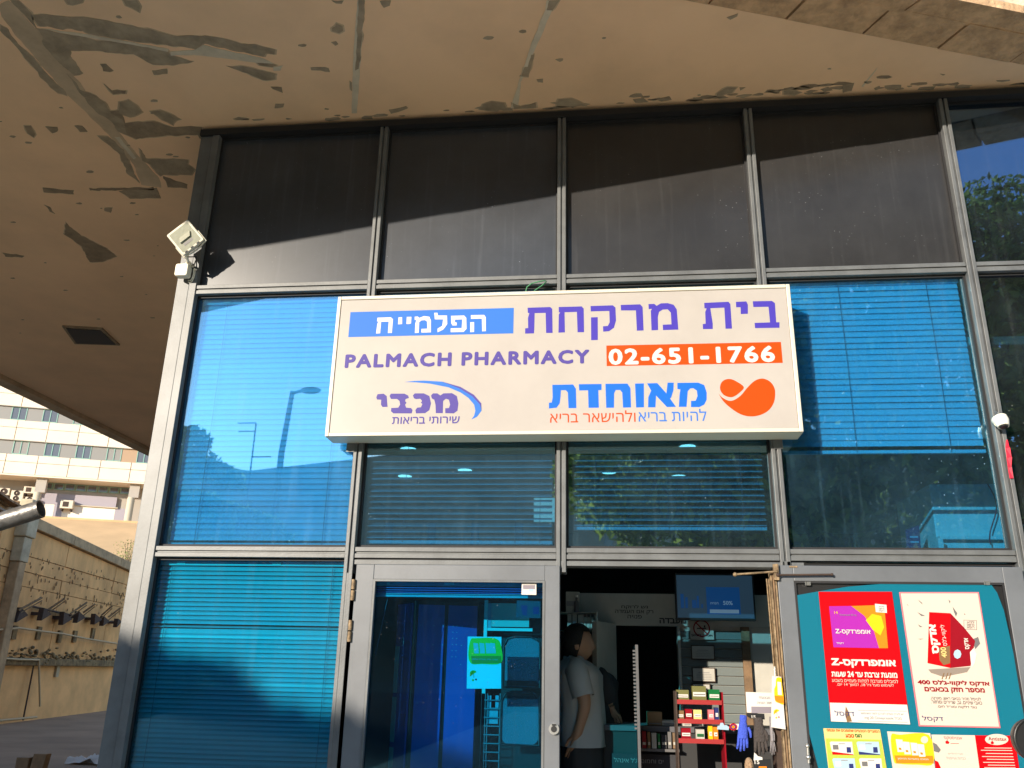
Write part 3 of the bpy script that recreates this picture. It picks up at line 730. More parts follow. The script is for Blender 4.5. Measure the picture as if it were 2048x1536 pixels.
# boxed-in white unit seen through the right-hand pane
BX0, BZ1 = F.at(1858, 968, .75); BX1 = F.at(1995, 968, .75)[0]
bk = thing('boxed_wall_unit', 'white boxed in unit behind the glass, under the right blind', 'cabinet', (BX0, .75, 0))
BZ0 = F.at(1880, 1118, .75)[1]
MB().box(BX0, BX1+.1, .75, 1.38, BZ0-.3, BZ1).build('casing', 'white', bk, bevel=.006)
a = F.at(1875, 1076, .74); b2 = F.at(1998, 1082, .74)
MB().box(a[0], b2[0], .70, .748, a[1]-.012, a[1]+.006).build('ledge', 'white', bk)
MB().box(a[0]-.03, a[0], .66, .748, a[1]-.14, a[1]-.014).build('bracket', 'white', bk)
sg = thing('hanging_notice', 'small dark blue notice on the side of the boxed white unit', 'notice', (BX0-.02, .9, BZ0))
p = [F.at(x, y, .74) for x, y in ((1811,1060),(1838,1050),(1842,1096),(1814,1100))]
MB().prism(p, .74, .743).build('panel', 'navy_p', sg)
for zz in (.35, .6): 
    q0 = (p[0][1]*(1-zz)+p[3][1]*zz); MB().box(p[0][0]+.02, p[1][0]-.015, .737, .7395, q0-.005, q0+.005).build('text_line', 'lightblue_p', sg)
wire = []
for t in range(12):
    px = 1975 + 12*math.sin(t*.45); py = 968+t*11
    u, z_ = F.at(px+ t*1.6, py, .70); wire.append((u, .70, z_))
o = MB().tube(wire, .004, 6).build('hanging_cable', 'ribbon', frame=WORLD); tag(recentre(o), 'thin red and black cable hanging beside the boxed white unit', 'cable')

# ------------------------------------------------------------------ venetian blinds
def blind(label, x0, x1, ztop, zbot, pitch, v, tilt, m, cords, depth=.024, rail=True, frame_v=0, gap=None, group='venetian blinds behind the glass', bow=0.0):
    t = thing('venetian_blind', label, 'blind', ((x0+x1)/2, v, ztop), group=group)
    MB().box(x0, x1, v-.012, v+.012, ztop-.028, ztop).build('headrail', m, t)
    nseg = 10
    b = MB(); L = x1-x0-.012
    vs = []
    for k in range(nseg+1):
        x = -L/2 + L*k/nseg; s_ = bow*(1-(2*k/nseg-1)**2)
        for q, (dy, dz) in enumerate(((-depth/2, 0), (0, .0022), (depth/2, 0))):
            vs.append((x, dy, dz - s_))
    fs = []
    for k in range(nseg):
        for q in range(2): fs.append((k*3+q, (k+1)*3+q, (k+1)*3+q+1, k*3+q+1))
    b.add(vs, fs)
    nf = len(b.f)
    if m == 'slat_dim': b.box(-L/2, L/2, -depth/2-.002, -depth/2, -.0015, .0022)  # brighter lip stands in for sun caught on the slat edge
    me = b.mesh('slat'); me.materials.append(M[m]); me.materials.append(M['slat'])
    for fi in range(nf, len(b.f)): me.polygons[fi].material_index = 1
    z = ztop - .045; i = 0
    while z > zbot + .02:
        tl = tilt + rng.normal(0, .045)
        if gap and abs(i-gap) <= 1: tl += (-.5, .35, .2)[i-gap+1]
        share('slat', me, t, ((x0+x1)/2, v, z), (tl, rng.normal(0, .0014), 0))
        z -= pitch; i += 1
    if rail: MB().box(x0+.004, x1-.004, v-.012, v+.012, zbot-.008, zbot+.010).build('bottom_rail', 'slat' if m == 'slat_dim' else m, t)
    for cx in cords:
        MB().tube([(x0+(x1-x0)*cx, v-.016, ztop-.03), (x0+(x1-x0)*cx+.004, v-.016, (ztop+zbot)/2), (x0+(x1-x0)*cx, v-.016, zbot)], .0016, 5).build('ladder_cord', 'cord', t)
    # top fixing clips
    for cx in (.12, .62):
        MB().box(x0+(x1-x0)*cx, x0+(x1-x0)*cx+.05, v-.016, v-.0125, ztop-.022, ztop-.006).build('clip', 'white', t)
    return t
TZ, BZ_ = ZT1-.045, ZT2+.05
blind('closed blue blind behind the large sky blue pane left of the sign', .06, WB-.04, TZ, BZ_, .033, .085, 1.32, 'slat', (.15, .86), depth=.037)
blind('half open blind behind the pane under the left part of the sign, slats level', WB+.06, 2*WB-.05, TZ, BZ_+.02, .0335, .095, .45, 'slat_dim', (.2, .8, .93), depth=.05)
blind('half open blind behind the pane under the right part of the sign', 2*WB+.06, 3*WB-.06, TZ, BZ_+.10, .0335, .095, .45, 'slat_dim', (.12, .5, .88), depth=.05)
blind('closed blue blind drawn two thirds down, right of the sign', 3*WB+.05, 4*WB-.05, F.at(1750, 562, .085)[1], F.at(1750, 905, .085)[1], .036, .085, 1.30, 'slat', (.37, .83), depth=.041)
blind('bright turquoise closed blind in the bottom left pane', F.at(312, 1122, .09)[0], WB-.035, F.at(500, 1122, .09)[1], .55, .0245, .09, 1.05, 'slat_teal', (.1, .93), depth=.027, gap=14)
# ------------------------------------------------------------------ the big light box sign
SV = -.172
sgn = thing('light_box_sign', 'large white pharmacy sign box with violet, blue and orange lettering across the glass front', 'sign', (2.33, -.1, 2.82))
a = F.at(648, 874, SV); b2 = F.at(1608, 862, SV); c_ = F.at(678, 594, SV); d_ = F.at(1578, 568, SV)
SX0, SX1 = (a[0]+c_[0])/2, (b2[0]+d_[0])/2
SZ0, SZ1 = (a[1]+b2[1])/2, (c_[1]+d_[1])/2
fr = .021
MB().box(SX0, SX1, SV+.012, -.018, SZ0, SZ1).build('box_body', 'sign_frame', sgn)
MB().box(SX0, SX0+fr, SV-.003, SV+.011, SZ0, SZ1).box(SX1-fr, SX1, SV-.003, SV+.011, SZ0, SZ1).box(SX0+fr+.0008, SX1-fr-.0008, SV-.003, SV+.011, SZ0, SZ0+fr).box(SX0+fr+.0008, SX1-fr-.0008, SV-.003, SV+.011, SZ1-fr, SZ1).build('face_frame', 'sign_frame', sgn, bevel=.003)
MB().box(SX0+fr+.002, SX1-fr-.002, SV+.004, SV+.0105, SZ0+fr+.002, SZ1-fr-.002).build('face_panel', 'sign_face', sgn)
for xx in (SX0+.08, SX1-.13): MB().box(xx, xx+.05, -.0175, -.013, SZ0-.05, SZ0+.02).build('bracket', 'alu', sgn)
Y1, Y2 = SV+.0034, SV+.0026
def S(px, py): return F.at(px, py, SV)
def stext(t, pL, pR, top, bot, m, bold=.02, y=Y1, **k):
    """pL, pR: pixel columns of the ends; top/bot: (px,py) of a point on the upper and the lower edge"""
    zt = S(*top)[1]; zb = S(*bot)[1]; pm = (top[1]+bot[1])/2
    return text(t, S(pL, pm)[0], S(pR, pm)[0], zb, zt, y, m, sgn, bold, **k)
q = [S(701,623), S(1028,616), S(1026,667), S(696,673)]
bx0 = (q[0][0]+q[3][0])/2; bx1 = (q[1][0]+q[2][0])/2; bz1 = (q[0][1]+q[1][1])/2; bz0 = (q[2][1]+q[3][1])/2
flat(rect(bx0, bx1, bz0, bz1), Y1, 'blue_v', sgn, 'blue_band')
stext('PALMACH', 690, 903, (800,706), (800,734), 'purple2', .042, space=1.2)
stext('PHARMACY', 923, 1179, (1050,701), (1050,729), 'purple2', .042, space=1.2)
q = [S(1213,690), S(1562,684), S(1566,726), S(1213,731)]
ox0 = (q[0][0]+q[3][0])/2; ox1 = (q[1][0]+q[2][0])/2; oz1 = (q[0][1]+q[1][1])/2; oz0 = (q[2][1]+q[3][1])/2
flat(rect(ox0, ox1, oz0, oz1), Y1, 'orange_v', sgn, 'orange_band')
stext('02-651-1766', 1217, 1550, (1380,694), (1380,727), 'white_p', .035, Y2, space=1.15)
stext('להיות בריא', 1277, 1413, (1350,818), (1350,842), 'blue_v', .0)
stext('ולהישאר בריא', 1100, 1271, (1190,821), (1190,844), 'orange_v', .0)
stext('שירותי בריאות', 784, 919, (850,833), (850,847), 'purple2', .012)
z1s = lambda X, Y: S(640+X/4.096, 550+Y/4.096)
z2s = lambda X, Y: S(1140+X/4.096, 550+Y/4.096)
# the heavy letters, outline by outline
GB = [[(1498,213),(1655,210),(1680,228),(1690,385),(1717,385),(1717,430),(1517,433),(1513,390),(1640,386),(1627,258),(1503,260)],
 [(1360,218),(1445,214),(1458,240),(1458,315),(1400,318),(1398,262),(1362,262)],
 [(1100,226),(1298,217),(1314,235),(1328,437),(1275,438),(1265,265),(1150,270),(1170,395),(1170,440),(1090,441),(1088,400),(1112,397),(1108,300),(1120,272),(1102,270)],
 [(643,236),(690,234),(710,250),(745,230),(800,228),(850,242),(875,280),(888,445),(762,449),(760,405),(832,402),(826,305),(800,279),(760,281),(730,300),(720,340),(722,449),(668,451),(662,290),(672,275),(645,278)],
 [(415,243),(575,238),(595,260),(603,452),(548,454),(540,288),(418,288)],
 [(168,252),(350,246),(372,264),(377,370),(360,430),(320,458),(272,462),(270,418),(310,415),(325,385),(322,292),(170,296)], [(172,345),(227,343),(228,530),(173,532)],
 [(-93,260),(95,255),(112,272),(115,466),(62,467),(56,300),(-45,303),(-42,468),(-95,470),(-92,320),(-80,305),(-92,303)],
 [(-348,266),(-163,260),(-146,275),(-143,472),(-196,473),(-200,308),(-290,310),(-293,440),(-296,476),(-368,478),(-368,435),(-343,432),(-345,350),(-333,310),(-346,308)]]
for g_ in GB: flat([z2s(*p) for p in g_], Y1, 'purple', sgn, 'letter')
GM = [[(880,882),(1050,880),(1100,900),(1120,960),(1120,1020),(1100,1060),(1060,1080),(992,1080),(992,1030),(1030,1028),(1045,990),(1040,945),(1010,925),(985,928),(965,950),(955,1078),(892,1078),(898,980),(905,935),(880,932)],
 [(632,886),(715,884),(790,968),(800,880),(850,880),(848,940),(830,1000),(820,1010),(868,1078),(795,1080),(705,985),(700,1082),(640,1082),(642,1000),(665,945)],
 [(533,888),(605,886),(606,1082),(542,1083)], [(290,890),(470,888),(495,925),(500,1083),(435,1084),(428,960),(410,940),(375,940),(362,965),(360,1085),(297,1086)],
 [(72,893),(258,891),(258,940),(232,942),(236,1085),(152,1086),(148,943),(75,944)],
 [(-145,898),(25,895),(48,930),(52,1088),(-12,1089),(-18,960),(-35,942),(-75,942),(-78,1000),(-85,1050),(-110,1085),(-173,1092),(-173,1045),(-150,1042),(-142,1000)]]
for g_ in GM: flat([z2s(*p) for p in g_], Y1, 'blue_v2', sgn, 'letter')
GK = [[(908,985),(925,968),(960,968),(985,985),(1010,968),(1080,966),(1120,990),(1133,1050),(1125,1110),(1095,1132),(1025,1130),(1025,1090),(1055,1088),(1065,1060),(1055,1020),(1030,1012),(1008,1030),(1005,1130),(948,1130),(945,1060),(935,1020),(915,1010)],
 [(760,985),(775,968),(850,968),(895,990),(908,1050),(895,1105),(860,1130),(785,1132),(780,1105),(795,1085),(825,1082),(838,1055),(825,1045),(835,1030),(820,1012),(785,1015),(768,1008)],
 [(568,990),(580,970),(690,970),(720,985),(728,1005),(700,1015),(695,1030),(708,1045),(695,1060),(705,1085),(745,1088),(757,1105),(750,1132),(600,1132),(580,1115),(582,1088),(640,1085),(655,1060),(650,1030),(630,1014),(580,1014)],
 [(460,1000),(470,975),(520,970),(545,990),(552,1078),(510,1080),(498,1060),(500,1020),(465,1018)]]
for g_ in GK: flat([z1s(*p) for p in g_], Y1, 'purple2', sgn, 'letter')
GH = [[(1235,327),(1345,325),(1358,345),(1358,458),(1328,460),(1325,356),(1236,358)], [(1230,385),(1262,384),(1262,465),(1230,467)],
 [(1072,333),(1180,330),(1198,350),(1200,440),(1175,465),(1070,467),(1070,435),(1160,433),(1165,362),(1105,364),(1105,385),(1120,388),(1118,412),(1085,412),(1075,395)],
 [(935,308),(962,308),(965,330),(1040,330),(1042,400),(1010,445),(962,468),(962,438),(1000,415),(1008,362),(940,362)],
 [(775,340),(800,338),(812,350),(850,335),(895,340),(908,370),(908,468),(830,470),(830,440),(878,438),(876,380),(860,368),(830,370),(812,385),(808,472),(776,474),(780,395),(788,368),(775,366)],
 [(710,342),(748,341),(745,395),(728,400),(706,400),(708,385)], [(642,345),(672,344),(672,400),(638,403)],
 [(470,348),(580,345),(597,360),(588,473),(555,474),(562,380),(500,382),(492,476),(458,478),(468,400),(478,380),(466,378)]]
for g_ in GH: flat([z1s(*p) for p in g_], Y2, 'white_p', sgn, 'letter')
def smooth(pts, n=4):
    out = []; m = len(pts)
    for i in range(m):
        p0, p1, p2, p3 = (np.array(pts[(i+j-1) % m], float) for j in range(4))
        for k in range(n):
            t = k/n; out.append(tuple(.5*((2*p1)+(-p0+p2)*t+(2*p0-5*p1+4*p2-p3)*t*t+(-p0+3*p1-3*p2+p3)*t**3)))
    return out
sw = [(690,875),(770,866),(850,863),(1000,872),(1150,915),(1260,980),(1320,1050),(1322,1110),(1285,1160),(1240,1182)]
sw2 = [(1262,1150),(1272,1110),(1262,1060),(1215,1005),(1150,960),(1050,918),(900,888),(780,877)]
flat([z1s(*p) for p in sw+sw2], Y1, 'blue_v', sgn, 'swoosh')
edge = [(1000,872),(1150,915),(1260,980),(1320,1050),(1322,1110),(1310,1060),(1245,990),(1140,927)]
flat([z1s(*p) for p in edge], Y2, 'purple2', sgn, 'swoosh_edge')
h1 = [(1232,940),(1235,892),(1262,860),(1310,850),(1360,868),(1425,916),(1390,962),(1345,993),(1310,999),(1262,982)]
h2 = [(1218,968),(1245,1000),(1300,1028),(1345,1022),(1400,985),(1450,925),(1500,875),(1545,851),(1590,848),(1640,872),(1672,915),(1682,965),(1672,1040),(1630,1105),(1560,1145),(1480,1157),(1400,1140),(1320,1090),(1255,1030)]
flat([z2s(*p) for p in smooth(h1)], Y1, 'orange_v', sgn, 'heart_lobe')
flat([z2s(*p) for p in smooth(h2)], Y1, 'orange_v', sgn, 'heart_body')
# wire end sticking up behind the sign
wp = [F.at(x, y, -.03) for x, y in ((1051,585),(1054,574),(1063,567),(1078,563),(1091,561),(1093,563),(1084,571),(1068,582))]
o = MB().tube([(p[0], -.03, p[1]) for p in wp], .004, 6).build('green_wire', 'cable_green', frame=WORLD); tag(recentre(o), 'loop of green wire sticking up above the top edge of the white sign', 'wire')

# ------------------------------------------------------------------ floodlight and junction box on the corner post
fl_c = F.at(372, 476, -.165)
fl = thing('floodlight', 'white square floodlight turned like a diamond on the top of the left corner post', 'floodlight', (fl_c[0], -.165, fl_c[1]))
del OFF[fl.name]
fl.rotation_euler = (math.radians(14), 0, math.radians(10))
R45 = Matrix.Rotation(math.radians(-42), 4, 'Y')
def rot(mb, m4): mb.v = [tuple(m4 @ Vector(p)) for p in mb.v]; return mb
hs = .082
rot(MB().rbox(-hs, hs, -.016, .020, -hs, hs, .010), R45).build('housing', 'white_metal', fl, bevel=.003)
rot(MB().rbox(-hs+.012, hs-.012, -.0165, -.0162, -hs+.012, hs-.012, .006), R45).build('back_plate', mat('grey_green_casting', (0.30, 0.31, 0.24), .5, bump=.1), fl)
rot(MB().prism([(-.045,-.012),(.030,-.012),(.048,.014),(-.030,.014)], -.026, -.017), R45).build('gear_cover', mat('grey_green_cover', (0.42, 0.42, 0.33), .5), fl)
rot(MB().box(-.035, .03, -.0175, -.0169, -.042, -.026), R45).build('rating_label', 'grey_ink', fl)
b = MB()
for k in range(3): b.box(-.06+.045*k, -.04+.045*k, -.018, -.0169, -hs+.001, -hs+.010)
rot(b, R45).build('slot', 'black', fl)
rot(MB().box(-hs+.002, hs-.002, .0205, .024, -hs+.002, hs-.002), R45).build('front_glass', 'win_dark', fl)
fl2 = MB(); p0 = R45 @ Vector((-hs-.004, 0, 0)); p1 = R45 @ Vector((0, .01, -hs-.02))
fl2.tube([R45@Vector((-hs-.003,0,-.01)), R45@Vector((-hs-.006,.0,-hs-.008)), R45@Vector((0,.02,-hs-.012)), R45@Vector((hs+.004,.0,-hs-.008)), R45@Vector((hs+.003,0,-.01))], .005, 6)
fl2.build('bracket', 'white_metal', fl)
jb = thing('mounting_arm', 'white bent fixing arm and cable loop under the diamond floodlight', 'bracket', (-.03, -.1, 3.98))
a = F.at(372, 512, -.12); b3 = F.at(380, 528, -.03)
MB().tube([(a[0]+.0, -.15, a[1]+.01), (a[0]+.005, -.10, a[1]-.02), (-.03, -.045, b3[1])], .009, 8).ball((-.03, -.03, b3[1]), .02).build('arm', 'white_metal', jb)
a = F.at(384, 508, -.1)
MB().tube([(a[0]-.02, -.12, a[1]-.03), (a[0]+.02, -.08, a[1]-.01), (a[0]+.01, -.04, a[1]-.06), (-.02, -.03, a[1]-.07)], .0045, 6).build('cable', 'black', jb)
jc = F.at(366, 542, -.06)
jb2 = thing('junction_box', 'white square junction box with looped cable high on the left corner post', 'junction box', (jc[0], -.02, jc[1]-.04))
MB().rbox(jc[0]-.042, jc[0]+.042, -.085, -.03, jc[1]-.042, jc[1]+.042, .014).build('box', 'white_metal', jb2, bevel=.006)
cx, cz = F.at(382, 546, -.03)
for rr, vv in ((.040, -.02), (.048, -.013)):
    MB().tube([(cx+rr*.62*math.sin(t)*.8-.008, vv, cz+rr*1.25*math.cos(t)) for t in np.linspace(-.3, 3.6, 16)], .004, 6).build('cable_loop', 'white_metal', jb2)
# mounting wire down the post top
MB().tube([(jc[0]+.01, -.05, jc[1]+.04), (jc[0]+.02, -.06, jc[1]+.12)], .004, 6).build('cable', 'white_metal', jb2)

# dome camera and red ribbon on the right-hand mullion
cc = F.at(2004, 846, -.06)
cam_t = thing('dome_camera', 'small white dome security camera on the right-hand mullion', 'camera', (cc[0], -.015, cc[1]))
MB().tube([(cc[0]-.004, -.013, cc[1]+.03), (cc[0]-.004, -.05, cc[1]+.01)], [.026, .032], 16).build('mount', 'white_metal', cam_t)
MB().tube([(cc[0], -.05, cc[1]+.035), (cc[0], -.06, cc[1]+.01), (cc[0], -.07, cc[1]-.022)], [.033, .036, .028], 20).build('body', 'white_metal', cam_t)
MB().tube([(cc[0], -.071, cc[1]-.0225), (cc[0], -.0725, cc[1]-.028)], [.022, .019], 16).build('lens', 'black', cam_t)
MB().tube([(cc[0]-.01, -.05, cc[1]+.035), (cc[0]-.012, -.03, cc[1]+.075), (cc[0]+.006, -.02, cc[1]+.07), (cc[0]+.004, -.02, cc[1]+.035)], .003, 6).build('cable', 'steel', cam_t)
rb = [F.at(x, y, -.018) for x, y in ((2013,880),(2015,896),(2018,915),(2019,935),(2023,957))]
o = MB()
w_ = [.002, .010, .012, .008, .009]
for i in range(len(rb)-1):
    (xa, za), (xb, zb_) = rb[i], rb[i+1]
    o.add([(xa-w_[i],-.020,za),(xa+w_[i],-.026,za),(xb+w_[i+1],-.020,zb_),(xb-w_[i+1],-.027,zb_)], [(0,1,2,3)])
    o.add([(xa-w_[i],-.016,za),(xa+w_[i],-.018,za),(xb+w_[i+1],-.016,zb_),(xb-w_[i+1],-.018,zb_)], [(3,2,1,0)])
o = o.build('torn_ribbon', 'ribbon', frame=WORLD); tag(recentre(o), 'torn red ribbon hanging on the mullion below the dome camera', 'ribbon')

# ------------------------------------------------------------------ posters on the open leaf
def K(X, Y, v=None): return F.at(1540+X*.2773, 1110+Y*.2773, rv if v is None else v)
PV = rv + .012
tb = thing('teal_backing_board', 'large teal board with curved edges filling the open door leaf, behind the posters', 'board', (4.05, rv, 1.0))
out = [(192,290),(350,262),(560,228),(800,208),(1100,200),(1400,203),(1600,216),(1640,270),(1690,400),(1740,620),(1790,860),(1832,1080),(1850,1200),(1870,1536),(1880,2400),(420,2400),(365,1620),(350,1536),(310,1380),(255,1180),(225,820)]
MB().prism([F.at(1540+x*.2773, 1110+y*.2773, rv) for x, y in out], rv+.004, rv+.014).build('board', 'teal', tb)
def poster(name, label, quad, m, edge=None, v=rv):
    pts = [K(*p) for p in quad]
    u0, z0 = min(p[0] for p in pts), min(p[1] for p in pts)
    t = thing(name, label, 'poster', (u0, v, z0))
    if edge:
        MB().prism(pts, v-.0010, v+.0035).build('border', edge, t)
        c = np.mean(pts, 0); pts = [tuple(np.array(p) + np.sign(c-np.array(p))*.006) for p in pts]
        MB().prism(pts, v-.0018, v-.0011).build('sheet', m, t)
    else: MB().prism(pts, v-.0018, v+.0035).build('sheet', m, t)
    return t
def ktext(t, box, m, par, bold=0.0, v=rv-.0052, **k):
    X0, X1, Yt, Yb = box; ym = (Yt+Yb)/2
    return text(t, K(X0, ym)[0], K(X1, ym)[0], K((X0+X1)/2, Yb)[1], K((X0+X1)/2, Yt)[1], v, m, par, bold, **k)
def kflat(pts, m, par, name, v=rv-.0026): return flat([K(*p) for p in pts], v, m, par, name, .0006)
p1 = poster('red_poster', 'tall red advertising poster with a purple and orange pack, on the open door', [(350,265),(878,265),(1010,1222),(440,1200)], 'red_p')
kflat([(430,1065),(987,1080),(1010,1222),(440,1200)], 'white_p', p1, 'white_footer')
kflat([(425,370),(585,368),(680,440),(745,540),(785,672),(457,665)], 'purple_p', p1, 'pack_front')
kflat([(585,368),(822,360),(850,672),(785,672),(745,540),(680,440)], 'orange_p', p1, 'pack_glow')
kflat([(690,470),(735,425),(800,440),(822,520),(795,580),(740,540)], 'yellow_p', p1, 'pack_glow_spot', rv-.0034)
kflat([(755,352),(838,360),(842,418),(762,412)], 'white_p', p1, 'notice_tab', rv-.0034)
for s_, yy in (('ללא', 372), ('מרשם', 387), ('רופא', 402)): ktext(s_, (782, 822, yy-5, yy+6), 'ink', p1)
ktext('14', (462, 486, 405, 425), 'yellow_p', p1); ktext('Omeprazole 20 mg', (500, 620, 425, 442), 'lilac_p', p1)
ktext('אומפרדקס-Z', (470, 722, 535, 578), 'white_p', p1, .02)
ktext('דקסל', (478, 530, 628, 645), 'white_p', p1)
ktext('אומפרדקס-Z', (440, 905, 748, 815), 'white_p', p1, .045)
ktext('מונעת צרבת עד 24 שעות', (442, 915, 840, 882), 'white_p', p1, .04)
ktext('לסובלים מצרבת לפחות פעמיים בשבוע', (445, 920, 893, 920), 'cream_p', p1, .0)
ktext('לשימוש מעל גיל 18, למשך 14 יום.', (480, 890, 925, 952), 'cream_p', p1, .0)
ktext('דקסל', (465, 605, 1122, 1172), 'navy_p', p1, .0)
kflat([(545,1090),(570,1140),(590,1200),(555,1205),(540,1150)], 'tan_p', p1, 'drawing_stroke', rv-.0034)
for a_, b_ in (((635,1118),(985,1125)), ((633,1195),(990,1205))): kflat([a_, b_, (b_[0],b_[1]+3), (a_[0],a_[1]+3)], 'lilac_p', p1, 'box_rule', rv-.0034)
ktext('יש לעיין בעלון לצרכן לפני השימוש', (655, 960, 1135, 1155), 'grey_ink', p1)
ktext('מכיל Omeprazole 20 mg', (680, 945, 1163, 1190), 'grey_ink', p1)
p2 = poster('cream_poster', 'tall cream advertising poster with a red pack bursting through it, on the open door', [(932,268),(1505,268),(1662,1248),(1075,1235)], 'cream_p', 'pink_edge')
kflat([(1147,412),(1300,420),(1300,815),(1135,780)], 'red_p', p2, 'pack_front')
kflat([(1300,420),(1395,520),(1478,620),(1462,700),(1445,800),(1300,815)], 'crimson', p2, 'pack_side')
kflat([(1215,670),(1295,655),(1298,780),(1250,795),(1222,760)], 'tan_p', p2, 'pack_swirl', rv-.0034)
ktext('אדקס', (1155, 1222, 500, 712), 'white_p', p2, .05, rot90=True)
ktext("ליקווי-ג'לס", (1232, 1275, 505, 655), 'white_p', p2, .0, rot90=True)
ktext('400', (1230, 1270, 665, 740), 'palegold', p2, .02, rot90=True)
ktext('אדקס', (1400, 1440, 600, 680), 'white_p', p2, .03, rot90=True)
kflat([(1350+28*math.cos(a), 715+34*math.sin(a)) for a in np.linspace(0, 2*PI, 9)[:-1]], 'lightblue_p', p2, 'pack_roundel', rv-.0034)
kflat([(1440,700),(1465,672),(1488,715),(1475,780),(1452,815),(1445,760)], 'white_p', p2, 'torn_edge', rv-.0042)
kflat([(1455,610),(1500,590),(1515,640),(1480,680)], 'grey_p', p2, 'torn_shadow', rv-.0022)
for q in ([(1065,320),(1095,345),(1100,358),(1080,340)], [(1285,320),(1300,335),(1295,350)], [(1315,372),(1350,420),(1340,445),(1325,410)], [(1060,412),(1120,440),(1090,440)], [(1065,500),(1100,520),(1080,520)], [(985,352),(1000,366),(990,362)], [(1400,420),(1410,432),(1398,430)], [(1065,605),(1110,603),(1085,610)]):
    kflat(q, 'grey_p', p2, 'paper_shard')
kflat([(1140,825),(1445,808),(1420,845),(1250,880),(1160,850)], mat('warm_grey_print', (0.55,0.45,0.38), .4), p2, 'pack_print_shadow', rv-.0022)
for X in (1235, 1262, 1285): kflat([(X,895),(X+8,895),(X+22,850),(X+16,850)], 'tan_p', p2, 'drawing_stroke', rv-.0034)
for q in ([(1395,468),(1490,472),(1490,475),(1395,471)], [(1397,533),(1490,538),(1490,541),(1397,536)], [(1395,468),(1398,468),(1400,536),(1397,536)], [(1487,472),(1490,472),(1491,540),(1488,540)]): kflat(q, 'grey_p', p2, 'box_rule')
for s_, yy in (('ללא', 484), ('מרשם', 503), ('רופא', 522)): ktext(s_, (1418, 1470, yy-7, yy+7), 'ink', p2)
ktext("אדקס ליקווי-ג'לס 400", (1062, 1578, 903, 946), 'crimson', p2, .035)
ktext('מספר חזק בכאבים', (1112, 1545, 955, 998), 'crimson', p2, .035)
ktext('לטיפול מהיר בכאבי ראש, מיגרנה,', (1155, 1515, 1022, 1048), 'ink', p2)
ktext('כאבי שיניים, גב, שרירים ומחזור.', (1158, 1525, 1052, 1078), 'ink', p2)
ktext('נוגד דלקות ומוריד חום.', (1205, 1487, 1084, 1108), 'ink', p2)
ktext('דקסל', (1095, 1245, 1160, 1205), 'navy_p', p2)
p3 = poster('product_leaflet', 'pale gold and lime leaflet with small product pictures, bottom left of the open door', [(385,1250),(792,1258),(885,1800),(455,1800)], 'palegold')
kflat([(400,1322),(800,1332),(885,1795),(455,1795)], 'lime_p', p3, 'green_field')
ktext('המוצרים הטבעיים שתומכים את עצמם', (408, 785, 1258, 1276), 'orange_v', p3, .01)
ktext('הוס', (610, 658, 1290, 1316), 'green_p', p3, .03); ktext('טבע', (542, 602, 1290, 1316), 'orange_v', p3, .03)
for (X, Y, m_) in ((430,1345,'white_p'), (622,1345,'lightblue_p'), (448,1465,'lightblue_p'), (640,1465,'white_p')):
    kflat([(X,Y+8),(X+10,Y),(X+160,Y+2),(X+172,Y+95),(X+20,Y+92)], m_, p3, 'product_card', rv-.0034)
    kflat([(X+16,Y+72),(X+168,Y+92),(X+171,Y+97),(X+19,Y+94)], 'red_p' if m_ == 'white_p' else 'navy_p', p3, 'card_band', rv-.0042)
    kflat([(X+120,Y+40),(X+150,Y+40),(X+155,Y+80),(X+122,Y+80)], 'navy_p', p3, 'bottle_picture', rv-.0042)
    kflat([(X+20,Y+24),(X+60,Y+24),(X+64,Y+58),(X+24,Y+58)], 'grey_p' if m_=='white_p' else 'white_p', p3, 'text_block', rv-.0042)
    kflat([(X+62,Y+12),(X+110,Y+12),(X+111,Y+19),(X+63,Y+19)], 'grey_ink', p3, 'text_line', rv-.0042)
p4 = poster('yellow_leaflet', 'cream leaflet with a yellow panel of white packs, bottom middle of the open door', [(845,1272),(1155,1285),(1225,1800),(925,1800)], 'cream_p')
kflat(smooth([(872,1302),(940,1296),(1145,1298),(1178,1500),(1060,1512),(930,1505),(890,1480)]), 'yellow_p', p4, 'yellow_panel')
kflat([(895,1445),(1172,1448),(1180,1502),(910,1502)], 'orange_p', p4, 'orange_band', rv-.0034)
for X, Y in ((905,1328),(955,1345),(1010,1352),(1060,1362)): kflat([(X,Y),(X+48,Y+4),(X+60,Y+92),(X+14,Y+92)], 'white_p', p4, 'pack_picture', rv-.0038-.0001*(X%3)); kflat([(X+20,Y+60),(X+38,Y+62),(X+42,Y+78),(X+24,Y+76)], 'orange_p', p4, 'pack_mark', rv-.0048)
kflat([K_ for K_ in [(1112+26*math.cos(a), 1332+26*math.sin(a)) for a in np.linspace(0, 2*PI, 19)[:-1]]], 'cream_p', p4, 'roundel', rv-.0038)
ktext('תמיכה במערכת החיסון', (920, 1140, 1465, 1480), 'white_p', p4, .01)
p5 = poster('folded_brochure', 'white and red brochure with a red leaf emblem, bottom right of the open door', [(1163,1295),(1475,1300),(1545,1800),(1233,1800)], 'cream_p', v=rv-.002)
kflat([(1475,1300),(1760,1303),(1835,1800),(1545,1800)], 'red_p', p5, 'red_page', rv-.003)
ktext('אנטיסטקס', (1252, 1382, 1310, 1335), 'crimson', p5, .0)
kflat([(1262,1345),(1275,1335),(1292,1350),(1285,1362),(1265,1360)], 'red_p', p5, 'leaf_mark', rv-.0046)
kflat([(1300+x,1358-abs(x)*.0+0) for x in (0,60)]+[(1360,1361),(1300,1361)], 'red_p', p5, 'emblem_rule', rv-.0046)
ktext('סוף לרגליים', (1282, 1390, 1425, 1442), 'grey_ink', p5); ktext('כבדות ועייפות!', (1270, 1408, 1455, 1474), 'grey_ink', p5)
